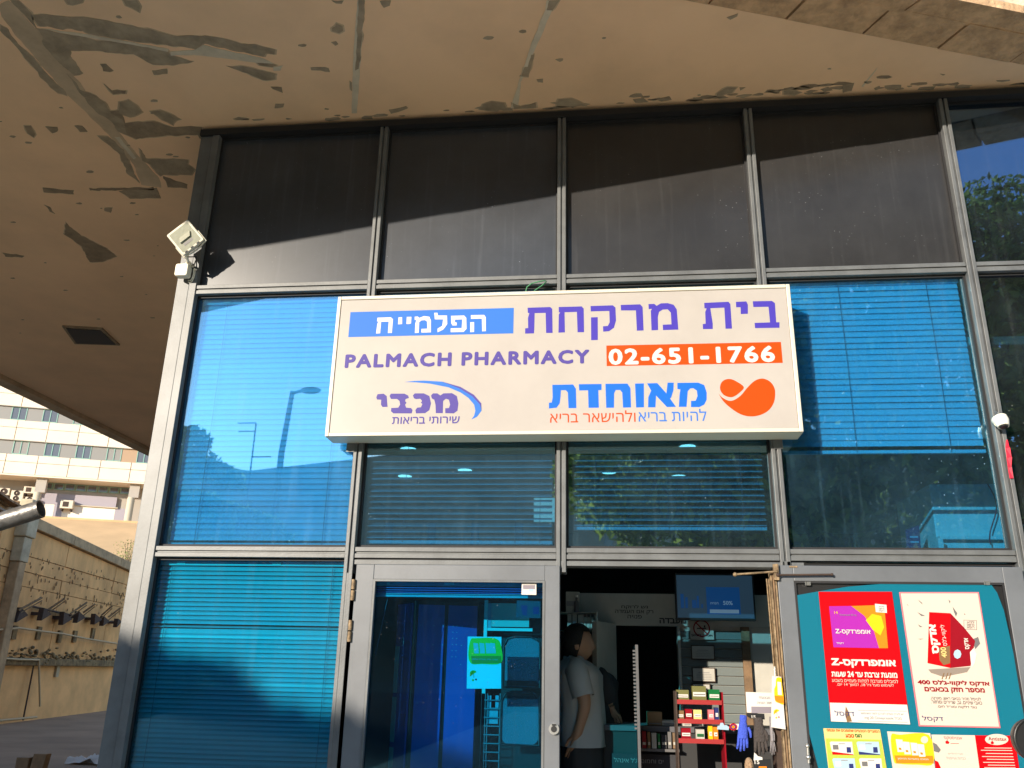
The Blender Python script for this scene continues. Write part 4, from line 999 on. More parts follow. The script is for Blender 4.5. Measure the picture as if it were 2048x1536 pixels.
kflat([(1172,1350),(1200,1365),(1230,1405),(1215,1425),(1180,1415)], 'grey_p', p5, 'photo_shape', rv-.0046)
kflat([(1185,1480),(1210,1490),(1240,1560),(1245,1700),(1215,1700)], 'red_p', p5, 'photo_stocking', rv-.0046)
kflat([(1632+84*math.cos(a), 1330+40*math.sin(a)) for a in np.linspace(0, 2*PI, 25)[:-1]], 'cream_p', p5, 'oval_badge', rv-.0046)
ktext('Antistax', (1570, 1700, 1312, 1338), 'crimson', p5, .01, v=rv-.0062)
kflat([(1588,1348),(1600,1340),(1612,1352),(1606,1364),(1590,1362)], 'red_p', p5, 'leaf_mark', rv-.0062)
for i, yy in enumerate((1388,1405,1428,1450,1470,1492,1512,1530)): kflat([(1545-(i%2)*30+i*4, yy),(1740+i*4, yy+2),(1740+i*4, yy+7),(1545-(i%2)*30+i*4, yy+5)], 'cream_p', p5, 'text_line', rv-.0046)
# round black mirror at the right edge of the picture
mc = F.at(2064, 1480, -.35)
mt = thing('round_mirror', 'round black mirror cut by the right edge of the picture, before the posters', 'mirror', (mc[0], -.35, mc[1]))
MB().tube([(mc[0], -.33, mc[1]), (mc[0], -.345, mc[1]), (mc[0], -.385, mc[1]), (mc[0], -.40, mc[1])], [.06, .088, .094, .086], 32).build('housing', 'black', mt)
MB().tube([(mc[0]+.092*math.cos(t), -.40, mc[1]+.092*math.sin(t)) for t in np.linspace(0, 2*PI, 33)], .007, 8, cap=False).build('rim', 'black', mt)
MB().tube([(mc[0]+.02, -.35, mc[1]-.08), (mc[0]+.05, -.34, mc[1]-.5), (mc[0]+.12, -.3, .01)], .008, 8).build('stalk', 'black', mt)

# ------------------------------------------------------------------ things behind the closed leaf
def Q(X, Y, v): return F.at(680+X*.2708, 1120+Y*.2708, v)
st = thing('window_sticker', 'small white sticker in the top right corner of the closed door glass', 'sticker', (gx1-.06, -.013, 1.98))
p = [Q(1343,170,-.0125), Q(1450,170,-.0125), Q(1450,258,-.0125), Q(1340,255,-.0125)]
MB().prism(p, -.0134, -.0126).build('sheet', 'white_p', st)
MB().prism([Q(1352,185,-.0135), Q(1440,185,-.0135), Q(1440,215,-.0135), Q(1352,215,-.0135)], -.0142, -.0135).build('grey_print', 'lilac_p', st)
MB().prism([Q(1395,215,-.0135), Q(1430,215,-.0135), Q(1430,235,-.0135), Q(1395,235,-.0135)], -.0142, -.0135).build('blue_print', 'lightblue_p', st)
t = thing('venetian_blind', 'raised blind bunched at the top of the closed door glass', 'blind', ((gx0+gx1)/2, .05, 2.0))
x0, z1 = Q(275, 165, .05); x1 = Q(1500, 165, .05)[0]; z0 = Q(275, 262, .05)[1]
MB().box(x0, x1, .038, .062, z1-.018, z1+.004).build('headrail', 'slat_teal', t)
for k in range(4): MB().box(x0+.004, x1-.004, .038, .064, z1-.030-k*.012, z1-.026-k*.012).build('slat', 'locker', t)
MB().box(x0, x1, .038, .062, z0-.006, z0+.012).build('bottom_rail', 'slat_teal', t)
for X in (355, 770): 
    q = Q(X, 165, .03); MB().box(q[0]-.006 if X < 400 else q[0], q[0]+(.01 if X < 400 else .055), .033, .037, q[1]-.012, q[1]+.006).build('clip', 'white', t)
MB().tube([(Q(350,290,.04)[0], .04, Q(350,290,.04)[1]), (Q(262,700,.04)[0], .04, Q(262,700,.04)[1])], .0015, 5).build('wand', 'cord', t)
# blue locker
lk = thing('blue_locker', 'tall blue locker unit with two doors behind the closed glass door', 'locker', (1.45, .6, 0))
vA, vB, vC = .62, .42, .50
A_ = Q(440, 330, vA)[0]; B_ = Q(560, 290, vB)[0]; C_ = Q(1030, 320, vC)[0]; lz1 = Q(560, 290, vB)[1]
MB().zprism([(A_, vA), (B_, vB), (C_, vC), (C_+.02, 1.0), (A_, 1.0)], .012, lz1-.01).build('carcass', 'black', lk)
LF = Frame((B_, vB, 0), (C_-B_, vC-vB)); LS = Frame((A_, vA, 0), (B_-A_, vB-vA))
def panel_on(fr_, u0, u1, z0, z1, m, name, par, v0=-.012, v1=-.001):
    off = OFF[par.name]; b = MB().box(u0, u1, v0, v1, z0, z1); b.v = [tuple(fr_.M @ Vector(q)) for q in b.v]
    return b.build(name, m, par)
Lw = math.hypot(C_-B_, vC-vB); Ls = math.hypot(B_-A_, vB-vA)
zt = lz1-.03
panel_on(LF, .02, Lw*.46, .05, zt, 'locker', 'locker_door', lk); panel_on(LF, Lw*.52, Lw*.97, .05, zt, 'locker', 'locker_door', lk)
panel_on(LS, .01, Ls-.02, .05, zt+.01, 'locker', 'side_panel', lk)
for za, zb_ in ((640, 1000), (1010, 1360), (1380, 1600)):
    zz1 = Q(450, za, vA)[1]; zz0 = Q(450, zb_-20, vA)[1]
    panel_on(LS, .012, Ls*.30, zz0, zz1, 'white_p', 'side_label', lk, -.0145, -.0125)
b = MB()
ez = Q(475, 608, vA)[1]
eb = MB().disc((Ls*.45, ez), .022, -.0135, 20, ry=.026); eb.v = [tuple(LS.M @ Vector(q)) for q in eb.v]; eb.build('round_emblem', 'white_p', lk)
eb = MB().disc((Ls*.45, ez), .016, -.0145, 20, ry=.020); eb.v = [tuple(LS.M @ Vector(q)) for q in eb.v]; eb.build('emblem_centre', 'locker', lk)
text('M', 0, .016, 0, .018, 0, 'white_p', lk)
o = COL.objects[-1]
for vtx in o.data.vertices: 
    q = vtx.co + OFF[lk.name]; vtx.co = LS.M @ Vector((q.x + Ls*.45-.008, -.0155, q.z+ez-.009)) - OFF[lk.name]
b = MB()
for du in (.10, .30, .45, .60, .66, .74, .90):
    for k in range(6 if du in (.60, .66) else 3):
        z_ = Q(800, 490+k*(45 if du in (.60,.66) else 140), vC)[1]; b.add([(0,0,0)]*0, [])
        q = [LF.M @ Vector((Lw*du+dx, -.0128, z_+dz)) for dx, dz in ((-.0025,-.0025),(.0025,-.0025),(.0025,.0025),(-.0025,.0025))]
        b.add(q, [(0,1,2,3)])
o = b.build('perforation', 'lightblue_p', lk); tag(o, kind='stuff')
# white frame with sheet, dark photo, leaflet on the glass, two mesh screens, wire rack
V1 = .35
fs = thing('white_frame_stand', 'white framed stand with a bright blank sheet behind the closed door glass', 'stand', (Q(1080,300,V1)[0], V1, 0))
p = Q(1068, 295, V1); p2_ = Q(1092, 295, V1)
MB().box(p[0], p2_[0], V1, V1+.02, .012, p[1]).build('post', 'white', fs)
p = Q(1092, 500, V1); p2_ = Q(1420, 527, V1); MB().box(p[0]-.004, p2_[0], V1+.003, V1+.018, p2_[1], p[1]).build('rail', 'white', fs)
p = Q(1118, 318, V1); p2_ = Q(1395, 497, V1); MB().box(p[0], p2_[0], V1+.006, V1+.01, p2_[1]+.001, p[1]).build('sheet', 'white_p', fs)
p = Q(1090, 320, V1); p2_ = Q(1117, 500, V1); MB().box(p[0], p2_[0]-.001, V1+.006, V1+.01, p2_[1]+.001, p[1]).build('side_strip', 'slat_teal', fs)
MB().box(Q(1200,520,.46)[0], Q(1560,520,.46)[0], .46, .48, .02, Q(1400,180,.46)[1]).build('sun_block_panel', 'black', fs)  # added panel, blocks sun through the door glass from the man
pc = thing('dark_picture_card', 'dark teal picture card taped inside the closed door glass, under the white sticker', 'card', (Q(1305,430,.004)[0], .004, Q(1305,430,.004)[1]))
MB().prism([Q(1305,298,.004), Q(1480,305,.004), Q(1480,430,.004), Q(1300,425,.004)], .004, .006).build('card', mat('dull_teal_print', (.10,.16,.22), .5), pc)
MB().prism([Q(1335,335,.003), Q(1385,335,.003), Q(1380,410,.003), Q(1350,405,.003)], .0028, .0036).build('figure_print', 'navy_p', pc)
MB().prism([Q(1425,345,.003), Q(1470,345,.003), Q(1470,400,.003), Q(1425,400,.003)], .0028, .0036).build('text_block', 'navy_p', pc)
GV = .0
lf = thing('window_leaflet', 'white leaflet with a lime green panel and little umbrella, stuck inside the closed door glass', 'leaflet', (Q(935,950,GV)[0], GV, Q(935,950,GV)[1]))
MB().prism([Q(943,565,GV), Q(1192,568,GV), Q(1190,950,GV), Q(935,950,GV)], GV, GV+.0015).build('sheet', mat('white_leaflet_paper', (.8,.8,.78), .5), lf)
def qf(pts, m, par, name, v=GV-.0010): return flat([Q(x, y, GV) for x, y in pts], v, m, par, name, .0006)
qf(smooth([(965,590),(1010,578),(1150,580),(1190,640),(1190,760),(1050,768),(970,765),(948,700)]), mat('lime_panel', (.62,.62,.0), .5), lf, 'lime_panel')
qf([(968,708),(1190,708),(1190,762),(975,766)], mat('olive_band', (.50,.28,.0), .5), lf, 'orange_band', GV-.0018)
for X in (985, 1030, 1075, 1110): qf([(X,612),(X+35,616),(X+42,690),(X+6,690)], 'white_p', lf, 'pack_picture', GV-.0020-(X%2)*.0002)
text('תמיכה יומית במערכת החיסון', Q(978,730,GV)[0], Q(1165,730,GV)[0], Q(1000,742,GV)[1], Q(1000,728,GV)[1], GV-.0030, 'white_p', lf, .01)
def umbrella(f_, cx, cy, s_, par, v):
    pts = [(cx-s_, cy+s_*.9)] + [(cx+s_*math.cos(a)*1.0+s_*.2*0, cy-s_*math.sin(a)*.9) for a in np.linspace(PI*.92, .15*PI, 9)] + [(cx+s_*.1, cy+s_*.05)]
    flat([f_(x, y) for x, y in pts], v, 'yellow_p', par, 'umbrella_print', .0006)
    flat([f_(cx-s_*.9, cy+s_*.7), f_(cx-s_*.2, cy-s_*.7), f_(cx+.05*s_, cy-s_*.6), f_(cx-s_*.4, cy+s_*.2)], v-.0008, 'orange_p', par, 'umbrella_stripe', .0006)
    flat([f_(cx, cy), f_(cx+s_*.1, cy), f_(cx+s_*.2, cy+s_*1.2), f_(cx+s_*.1, cy+s_*1.2)], v, 'tan_p', par, 'umbrella_handle', .0006)
    flat([f_(cx+s_*math.cos(a)*.32-s_*.1, cy+s_*1.9+s_*math.sin(a)*.3) for a in np.linspace(0, 2*PI, 9)[:-1]], v, 'yellow_p', par, 'ball_print', .0006)
    flat([f_(cx+s_*math.cos(a)*.25+s_*.75, cy+s_*1.7+s_*math.sin(a)*.28) for a in np.linspace(0, 2*PI, 9)[:-1]], v, 'red_p', par, 'ball_print', .0006)
umbrella(lambda x, y: Q(x, y, GV), 985, 838, 26, lf, GV-.0010)
V2 = .30
for i, (pp, lab) in enumerate((((1212,565,1475,945), 'upper grey mesh screen with rounded corners behind the closed door glass'), ((1195,970,1470,1370), 'lower grey mesh screen with rounded corners behind the closed door glass'))):
    x0, z1 = Q(pp[0], pp[1], V2); x1, z0 = Q(pp[2], pp[3], V2)
    ms = thing('mesh_screen', lab, 'screen', ((x0+x1)/2, V2, z0), group='mesh screens behind the door')
    MB().rbox(x0, x1, V2, V2+.012, z0, z1, .05, 6).build('mesh_panel', mat('blue_grey_mesh', (.13,.20,.25), .8, bump=.5, bscale=200), ms)
    MB().tube([(x0, V2-.004, z0), (x0, V2-.004, z1-.05), (x0+.02, V2-.004, z1-.012), (x0+.06, V2-.004, z1), (x1-.05, V2-.004, z1), (x1, V2-.004, z1-.03), (x1, V2-.004, z0), (x0, V2-.004, z0)], .006, 6).build('rim', 'black', ms)
    MB().box(x0+.01, x1-.01, V2-.004, V2-.001, z0+.008 if i == 0 else z1-.035, z0+.035 if i == 0 else z1-.008).build('dark_band', 'black', ms)
wr = thing('wire_rack', 'white wire rack with hanging goods between the locker and the mesh screens', 'rack', (Q(1130,1000,V1)[0], V1, .012))
x0 = Q(1085, 1000, V1+.1)[0]; x1 = Q(1200, 1000, V1+.1)[0]
MB().box(Q(1046,990,V1)[0], Q(1076,990,V1)[0], V1, V1+.02, .012, Q(1060,985,V1)[1]).build('upright', 'slat_dim', wr)
for k in range(9):
    z_ = Q(1100, 1035+k*64, V1)[1]; MB().tube([(x0, V1, z_), (x1, V1, z_)], .0035, 6).build('wire', 'slat_dim', wr)
for X in (1183, 1090): MB().tube([(Q(X,990,V1)[0], V1+.008, .02), (Q(X,990,V1)[0], V1+.008, Q(X,985,V1)[1])], .003, 6).build('wire', 'slat_dim', wr)
for X, Y, m_ in ((1095,1000,'lightblue_p'), (1150,1000,'lightblue_p'), (1095,1090,'slat_teal')):
    a = Q(X, Y, V1+.03); b4 = Q(X+(22 if Y < 1050 else 72), Y+(90 if Y < 1050 else 120), V1+.03); MB().box(a[0], b4[0], V1+.02, V1+.03, b4[1], a[1]).build('hanging_card', m_, wr)

# ------------------------------------------------------------------ things in the doorway
def O(X, Y, v): return F.at(1110+X*.2709, 1120+Y*.2709, v)
TVV = 1.25
tv = thing('wall_television', 'wide television with a blue picture hanging above the white slatted wall', 'television', (O(880,450,TVV)[0], TVV, O(880,450,TVV)[1]))
x0, z1 = O(880, 98, TVV); x1, z0 = O(1488, 452, TVV)
MB().box(x0, x1, TVV, TVV+.04, z0, z1).build('casing', 'black', tv, bevel=.004)
MB().box(x0+.012, x1-.012, TVV-.003, TVV-.0005, z0+.016, z1-.012).build('screen', 'tv', tv)
a = O(1113, 200, TVV); b4 = O(1372, 402, TVV); MB().box(a[0], b4[0], TVV-.005, TVV-.0035, b4[1], a[1]).build('blue_block', 'tv_blue', tv)
a = O(1142, 365, TVV); b4 = O(1358, 395, TVV); MB().box(a[0], b4[0], TVV-.007, TVV-.0055, b4[1], a[1]).build('caption_bar', 'tv_text', tv)
text('50%', O(1240,320,TVV)[0], O(1310,320,TVV)[0], O(1270,333,TVV)[1], O(1270,303,TVV)[1], TVV-.008, 'tv_text', tv, .02)
text('הנחה', O(1145,320,TVV)[0], O(1205,320,TVV)[0], O(1170,328,TVV)[1], O(1170,312,TVV)[1], TVV-.008, 'tv_text', tv, .01)
for X, w_, h_ in ((925,28,105), (960,22,80), (1010,35,60), (1045,20,90), (1078,16,30)):
    a = O(X, 355-h_, TVV); b4 = O(X+w_, 355, TVV); MB().box(a[0], b4[0], TVV-.006, TVV-.0035, b4[1], a[1]).build('bottle_picture', 'tv_blue', tv)
def framed(X0, Y0, X1, Y1, lab, v=IY-.02):
    x0, z1 = O(X0, Y0, v); x1, z0 = O(X1, Y1, v)
    t = thing('framed_certificate', lab, 'certificate', ((x0+x1)/2, v, z0), group='framed certificates on the slatted wall')
    MB().box(x0, x1, v, v+.012, z0, z1).build('frame', 'brown_metal', t); MB().box(x0+.006, x1-.006, v-.002, v-.0002, z0+.006, z1-.006).build('paper', 'offwhite', t)
    n = 5
    for k in range(n):
        zz = z1-(z1-z0)*(.36+.11*k); f_ = .18 if k else .26
        MB().box(x0+(x1-x0)*f_, x1-(x1-x0)*f_, v-.004, v-.0025, zz-.0012, zz+(.003 if k == 0 else .0012)).build('text_line', 'grey_ink', t)
framed(1003, 627, 1182, 737, 'upper framed certificate on the white slatted wall, in the sun')
framed(1010, 792, 1188, 903, 'lower framed certificate on the white slatted wall, in the sun')
framed(1010, 910, 1150, 985, 'third framed certificate, half hidden by boxes on the red stand')
v = IY-.02
ns = thing('no_smoking_sign', 'white no smoking sheet with a red ring, below the television', 'sign', (O(1085,590,v)[0], v, O(1085,590,v)[1]))
x0, z1 = O(995, 455, v); x1, z0 = O(1175, 588, v)
MB().box(x0, x1, v, v+.003, z0, z1).build('sheet', 'offwhite', ns)
cx, cz = O(1082, 505, v); r_ = O(1140, 505, v)[0]-cx
MB().tube([(cx+r_*math.cos(t), v-.003, cz+r_*math.sin(t)) for t in np.linspace(0, 2*PI, 25)], .004, 6, cap=False).tube([(cx-r_*.7, v-.003, cz+r_*.7), (cx+r_*.7, v-.003, cz-r_*.7)], .004, 6).build('ring', 'crimson', ns)
MB().box(cx-r_*.6, cx+r_*.6, v-.002, v-.0005, cz-.004, cz+.004).box(cx+r_*.3, cx+r_*.5, v-.002, v-.0005, cz+.006, cz+.02).build('cigarette', 'ink', ns)
text('אסור לעשן', O(1005,550,v)[0], O(1162,550,v)[0], O(1080,568,v)[1], O(1080,545,v)[1], v-.004, 'ink', ns, .03)
# wall shelf with bottles at the left
VS = 1.2
sh = thing('wall_shelf', 'white wall shelf unit with boxes and bottles above the man in the white shirt', 'shelf', (O(60,520,VS)[0], VS, O(60,520,VS)[1]))
for Y in (383, 517):
    a = O(20, Y, VS); b4 = O(302, Y+8, VS); MB().box(a[0]-.1, b4[0], VS, VS+.18, b4[1], a[1]).build('shelf_board', 'offwhite', sh)
a = O(300, 383, VS); MB().box(a[0], a[0]+.012, VS, VS+.18, O(300,520,VS)[1], a[1]+.001).build('side_panel', 'offwhite', sh)
base1 = O(100, 382, VS)[1]; base2 = O(100, 516, VS)[1]
items = [(80, 180, 235, base1, 'offwhite', 'tall pale carton standing on the upper wall shelf'), (105, 185, 205, base1, 'grey_p', None), (92, 120, 395, base2, 'offwhite', 'narrow pale carton, leftmost on the lower wall shelf'), (128, 160, 395, base2, 'offwhite', 'second narrow pale carton on the lower wall shelf'), (170, 208, 405, base2, 'offwhite', 'wider pale carton in the middle of the lower wall shelf')]
for X0, X1, Yt, bz, m_, lab in items:
    if not lab: continue
    x0 = O(X0, Yt, VS+.03)[0]; x1, z1 = O(X1, Yt, VS+.03)
    t = thing('carton', lab, 'box', ((x0+x1)/2, VS+.06, bz), group='goods on the wall shelf'); MB().box(x0, x1, VS+.03, VS+.10, bz+.001, z1).build('box', m_, t)
    MB().box(x0+.004, x1-.004, VS+.027, VS+.0295, bz+(z1-bz)*.3, bz+(z1-bz)*.55).build('printed_band', 'grey_ink' if X0 != 128 else 'lightblue_p', t)
for X, h_, m_, lab in ((152, 55, 'grey_p', 'grey bottle before the tall carton on the upper wall shelf'),):
    x, z_ = O(X+8, 383, VS+.01); MB_ = MB().tube([(x, VS+.02, base1+.001), (x, VS+.02, base1+.06), (x, VS+.02, base1+.075), (x, VS+.02, base1+.095)], [.018, .018, .008, .008], 12)
    t = thing('bottle', lab, 'bottle', (x, VS+.02, base1), group='goods on the wall shelf'); MB_.build('body', m_, t); MB().tube([(x, VS+.02, base1+.0955), (x, VS+.02, base1+.11)], .010, 10).build('cap', 'white', t)
for X, lab in ((222, 'pale bottle next to the wider carton on the lower wall shelf'), (250, 'second pale bottle on the lower wall shelf'), (278, 'rightmost pale bottle on the lower wall shelf')):
    x, _z = O(X, 516, VS+.05); t = thing('bottle', lab, 'bottle', (x, VS+.05, base2), group='goods on the wall shelf')
    MB().tube([(x, VS+.05, base2+.001), (x, VS+.05, base2+.07), (x, VS+.05, base2+.085)], [.016, .016, .007], 12).build('body', 'offwhite', t); MB().tube([(x, VS+.05, base2+.0855), (x, VS+.05, base2+.105)], .009, 10).build('cap', 'grey_p', t)
# clear partition edge
VP = .62
x0, z1 = O(592, 625, VP); x1 = O(612, 625, VP)[0]
pt = thing('counter_partition', 'tall narrow grey partition edge with a toothed left side standing on the counter', 'partition', (x0, VP, .9))
MB().box(x0, x1, VP, VP+.30, .25, z1).build('panel', 'acrylic', pt)
b = MB(); z_ = z1-.04
while z_ > 1.30: b.box(x0-.016, x0-.001, VP, VP+.005, z_, z_+.010); z_ -= .02
o = b.build('toothed_strip', 'acrylic', pt)
# counter
VC = .95
ct = thing('shop_counter', 'dark shop counter running behind the doorway', 'counter', (3.2, VC, .012))
cz1 = O(700, 1225, VC)[1]
MB().box(O(350,1225,VC)[0], 4.4, VC-.02, VC+.42, cz1-.03, cz1).build('counter_top', 'grey_cloth', ct)
MB().box(O(360,1225,VC)[0], 4.4, VC, VC+.40, .012, cz1-.0305).build('counter_body', 'dark', ct)
x0, z1 = O(420, 1425, VC-.03); x1 = O(905, 1425, VC-.03)[0]
MB().box(x0, x1, VC-.03, VC-.022, .75, z1).build('front_panel', 'dark_cloth', ct)
text("ים וחמום, ג'ל אינהל", O(435,1480,VC-.03)[0], O(800,1480,VC-.03)[0], O(600,1502,VC-.03)[1], O(600,1462,VC-.03)[1], VC-.033, 'grey_ink', ct, .0)
# red display stand with goods
VR = .55
x0 = O(895, 1050, VR)[0]; x1 = O(1238, 1050, VR)[0]
rs = thing('red_display_stand', 'red wire display stand with rows of remedies beside the counter', 'display stand', ((x0+x1)/2, VR, .9))
tz = O(1000, 985, VR)[1]
for x in (x0, x1): MB().box(x-.004, x+.004, VR, VR+.16, .9, tz+.01).build('side_frame', 'crimson' if x == x1 else 'brown_metal', rs)
shelves = []
for Y in (1048, 1190, 1335):
    z_ = O(1000, Y, VR)[1]; shelves.append(z_)
    MB().box(x0+.0045, x1-.0045, VR, VR+.155, z_-.012, z_).build('shelf', 'dim_red', rs)
    MB().box(x0+.0045, x1-.0045, VR-.006, VR-.0005, z_-.012, z_+.012).build('shelf_lip', 'dim_red', rs)
goods = [('olive_box', 895, 985, 958, 0, 'olive_box', 'olive green packet at the top left of the red stand'), ('olive_box', 1010, 1112, 930, 0, 'olive_box', 'large olive packet in the middle of the top shelf of the red stand'), ('green_packet', 1132, 1212, 955, 0, 'green_p', 'bright green and white packet at the top right of the red stand'),
 ('brown_packet', 900, 950, 1110, 1, 'tan_p', 'brown packet on the left of the middle shelf of the red stand'), ('dark_packet', 960, 1010, 1100, 1, 'crimson', 'dark red packet on the middle shelf of the red stand'), ('tan_packet', 1020, 1080, 1105, 1, 'palegold', 'pale yellow packet on the middle shelf of the red stand'), ('pink_packet', 1130, 1170, 1105, 1, 'pink_edge', 'pink packet on the right of the middle shelf of the red stand'), ('blue_packet', 1176, 1205, 1090, 1, 'navy_p', 'dark blue packet at the right end of the middle shelf of the red stand'),
 ('yellow_packet', 1130, 1160, 1225, 2, 'yellow_p', 'yellow packet on the right of the lowest shelf of the red stand'), ('orange_packet', 1165, 1200, 1232, 2, 'orange_p', 'orange packet on the right of the lowest shelf of the red stand'), ('red_packet', 930, 1000, 1240, 2, 'crimson', 'dark red packet on the left of the lowest shelf of the red stand'), ('white_packet', 1040, 1100, 1250, 2, 'offwhite', 'white packet in the middle of the lowest shelf of the red stand')]
for nm, X0, X1, Yt, s_, m_, lab in goods:
    xa, zt_ = O(X0, Yt, VR+.03); xb = O(X1, Yt, VR+.03)[0]; bz = shelves[s_]+.001
    zt_ = max(zt_, bz+.05)
    t = thing('packet', lab, 'packet', ((xa+xb)/2, VR+.05, bz), group='remedies on the red display stand')
    MB().box(xa, xb, VR+.02, VR+.075, bz, zt_).build('box', m_, t)
    MB().box(xa+.004, xb-.004, VR+.017, VR+.0195, bz+(zt_-bz)*.35, bz+(zt_-bz)*.62).build('label_panel', 'white_p' if m_ != 'offwhite' else 'green_p', t)
    MB().box(xa+.008, xb-.008, VR+.0145, VR+.0165, bz+(zt_-bz)*.46, bz+(zt_-bz)*.5).build('text_line', 'ink', t)
# lit panel behind the blind of the second pane
xa, z1_ = F.at(1066, 994, .95); xb, z0_ = F.at(1112, 1046, .95)
t = thing('lit_panel', 'small pale lit panel behind the blind beside the middle mullion', 'light box', ((xa+xb)/2, .95, z0_))
MB().box(xa, xb, .95, 1.02, z0_, z1_).build('case', 'offwhite', t)
MB().box(xa+.008, xb-.008, .944, .949, z0_+.008, z1_-.008).build('lit_face', 'lit_face', t)
# little things on the counter
bz = cz1+.001
for X0, X1, Yt, m_, lab in ((680,790,1120,'cardboard','brown carton open on the counter beside the partition'), (790,900,1215,'offwhite','pale monitor back standing low on the counter'), (945,1010,1250,'offwhite','pale folded leaflet holder on the counter left of the bright cards'), (1100,1160,1240,'white_p','crumpled white packet below the red stand')):
    v_ = VC+.05; xa, zt_ = O(X0, Yt, v_); xb = O(X1, Yt, v_)[0]
    t = thing('carton', lab, 'box', ((xa+xb)/2, v_, bz), group='goods on the counter'); MB().box(xa, xb, v_, v_+.1, bz, max(zt_, bz+.03)).build('box', m_, t, bevel=.003)
    MB().box(xa+.01, xb-.01, v_-.003, v_-.0005, bz+.008, bz+.014).build('printed_band', 'grey_ink', t)
v_ = .5
pts = [(1197,1250),(1200,1225),(1215,1222),(1222,1202),(1240,1202),(1250,1220),(1265,1218),(1285,1232),(1283,1256)]
o = MB().prism([O(x, y, v_) for x, y in pts], v_, v_+.004).build('cloud_card', 'lightblue_p', frame=WORLD); tag(recentre(o), 'pale blue cloud shaped card in front of the counter goods', 'card')
t = thing('round_badge_card', 'white card with a multicoloured round badge right of the cloud shaped card', 'card', (O(1325,1250,v_)[0], v_, O(1325,1250,v_)[1]))
MB().prism([O(1290,1212,v_), O(1362,1208,v_), O(1365,1250,v_), O(1300,1255,v_)], v_, v_+.003).build('card', 'white_p', t)
for r_, m_, k_ in ((30, 'red_p', 1), (22, 'navy_p', 2), (13, 'orange_p', 3)):
    flat([O(1316+r_*math.cos(a), 1232+r_*.85*math.sin(a), v_) for a in np.linspace(0, 2*PI, 17)[:-1]], v_-.0012*k_, m_, t, 'badge_ring', .001)
# row of medicine boxes on the counter front shelf
X = 640
for i, m_ in enumerate(('crimson','tan_p','offwhite','green_p','dark_cloth','grey_p','wood')):
    w_ = (34, 26, 38, 22, 40, 30, 28)[i]; xa, zt_ = O(X, 1262+(i*37) % 30, .9); xb, zb_ = O(X+w_, 1390, .9)
    t = thing('medicine_box', ['crimson', 'tan', 'pale', 'green', 'charcoal', 'grey', 'brown'][i]+' medicine box in the row low on the counter front', 'box', ((xa+xb)/2, .9, zb_), group='medicine boxes on the counter front shelf')
    MB().box(xa, xb, .88, .93, zb_, zt_).build('box', m_, t); MB().box(xa+.003, xb-.003, .8775, .8795, zb_+.02, zb_+.035).build('label_panel', 'offwhite', t); X += w_+6
t = thing('box_shelf', 'narrow shelf low on the counter front carrying a row of medicine boxes', 'shelf', (O(750,1395,.9)[0], .9, O(750,1395,.9)[1]-.02)); MB().box(O(630,1395,.9)[0], O(915,1395,.9)[0], .87, .949, O(750,1395,.9)[1]-.012, O(750,1390,.9)[1]-.001).build('board', 'grey_p', t)

# glove stand by the jamb
def G(X, Y, v=-.03): return F.at(1400+X*.1211, 1350+Y*.1211, v)
gs = thing('glove_stand', 'sales stand with a white offer card at the door jamb, gloves hanging below it', 'stand', (G(980,300)[0], -.0, .9))
MB().prism([G(755,280), G(1195,295), G(1190,640), G(775,620)], -.03, -.024).build('offer_card', 'white_p', gs)
flat([G(845,520), G(1190,525), G(1190,632), G(850,628)], -.0312, 'lilac_p', gs, 'grey_bar')
text('מבצע!!!', G(975,370)[0], G(1155,370)[0], G(1060,392)[1], G(1060,350)[1], -.0315, 'grey_ink', gs, .01)
text('30% הנחה', G(945,457)[0], G(1190,457)[0], G(1060,478)[1], G(1060,438)[1], -.0315, 'grey_ink', gs, .01)
MB().prism([G(770,625), G(1060,640), G(1070,735), G(830,715), G(775,680)], -.034, -.029).build('hanger_card', 'black', gs)
text('15', G(850,690)[0], G(915,690)[0], G(880,712)[1], G(880,665)[1], -.0345, 'white_p', gs, .02)
MB().box(G(880,600)[0], G(900,600)[0], -.022, -.012, .03, G(880,600)[1]).build('pole', 'brown_metal', gs)
MB().box(G(1240,900)[0], G(1415,900)[0], -.02, .1, .03, G(1240,900)[1]).build('dark_side_panel', 'brown_metal', gs)
def glove(label, m_, X0, X1, Y0, Y1, spread, v=-.045, cuff=None, fing=4):
    """knitted glove hanging by its cuff, fingers down"""
    xa, zt_ = G(X0, Y0, v); xb, zb_ = G(X1, Y1, v); w_ = xb-xa; h_ = zt_-zb_; cx = (xa+xb)/2
    t = thing('knitted_glove', label, 'glove', (cx, v, zt_), group='gloves hanging on the stand')
    b = MB()
    prof = [(0, .30), (.10, .34), (.16, .30), (.24, .36), (.42, .46), (.58, .48), (.64, .40)]
    b.tube([(cx + spread*h_*f*.4, v, zt_-h_*f) for f, _ in prof], [(.015, w_*r) if False else (w_*r, .014) for _, r in prof], 16)
    path_up = Vector((1, 0, 0))
    b.build('palm', m_, t)
    for k in range(4):
        fx = (-.36+.24*k); L_ = (.30, .36, .34, .26)[k]
        bx = cx + spread*h_*.25 + fx*w_*.95; dx = (fx*.35+spread*.5)*h_*L_
        MB().tube([(bx, v, zt_-h_*.56), (bx+dx*.5, v-.004, zt_-h_*(.62+L_*.5)), (bx+dx, v+.002, zt_-h_*(.62+L_)), (bx+dx*1.03, v+.002, zt_-h_*(.64+L_))], [w_*.13, w_*.125, w_*.10, w_*.04], 8).build('finger', m_, t)
    MB().tube([(cx+w_*.40, v, zt_-h_*.34), (cx+w_*.52, v-.008, zt_-h_*.46), (cx+w_*.54, v-.006, zt_-h_*.60), (cx+w_*.53, v-.006, zt_-h_*.62)], [w_*.13, w_*.13, w_*.10, w_*.03], 8).build('thumb', m_, t)
    return t
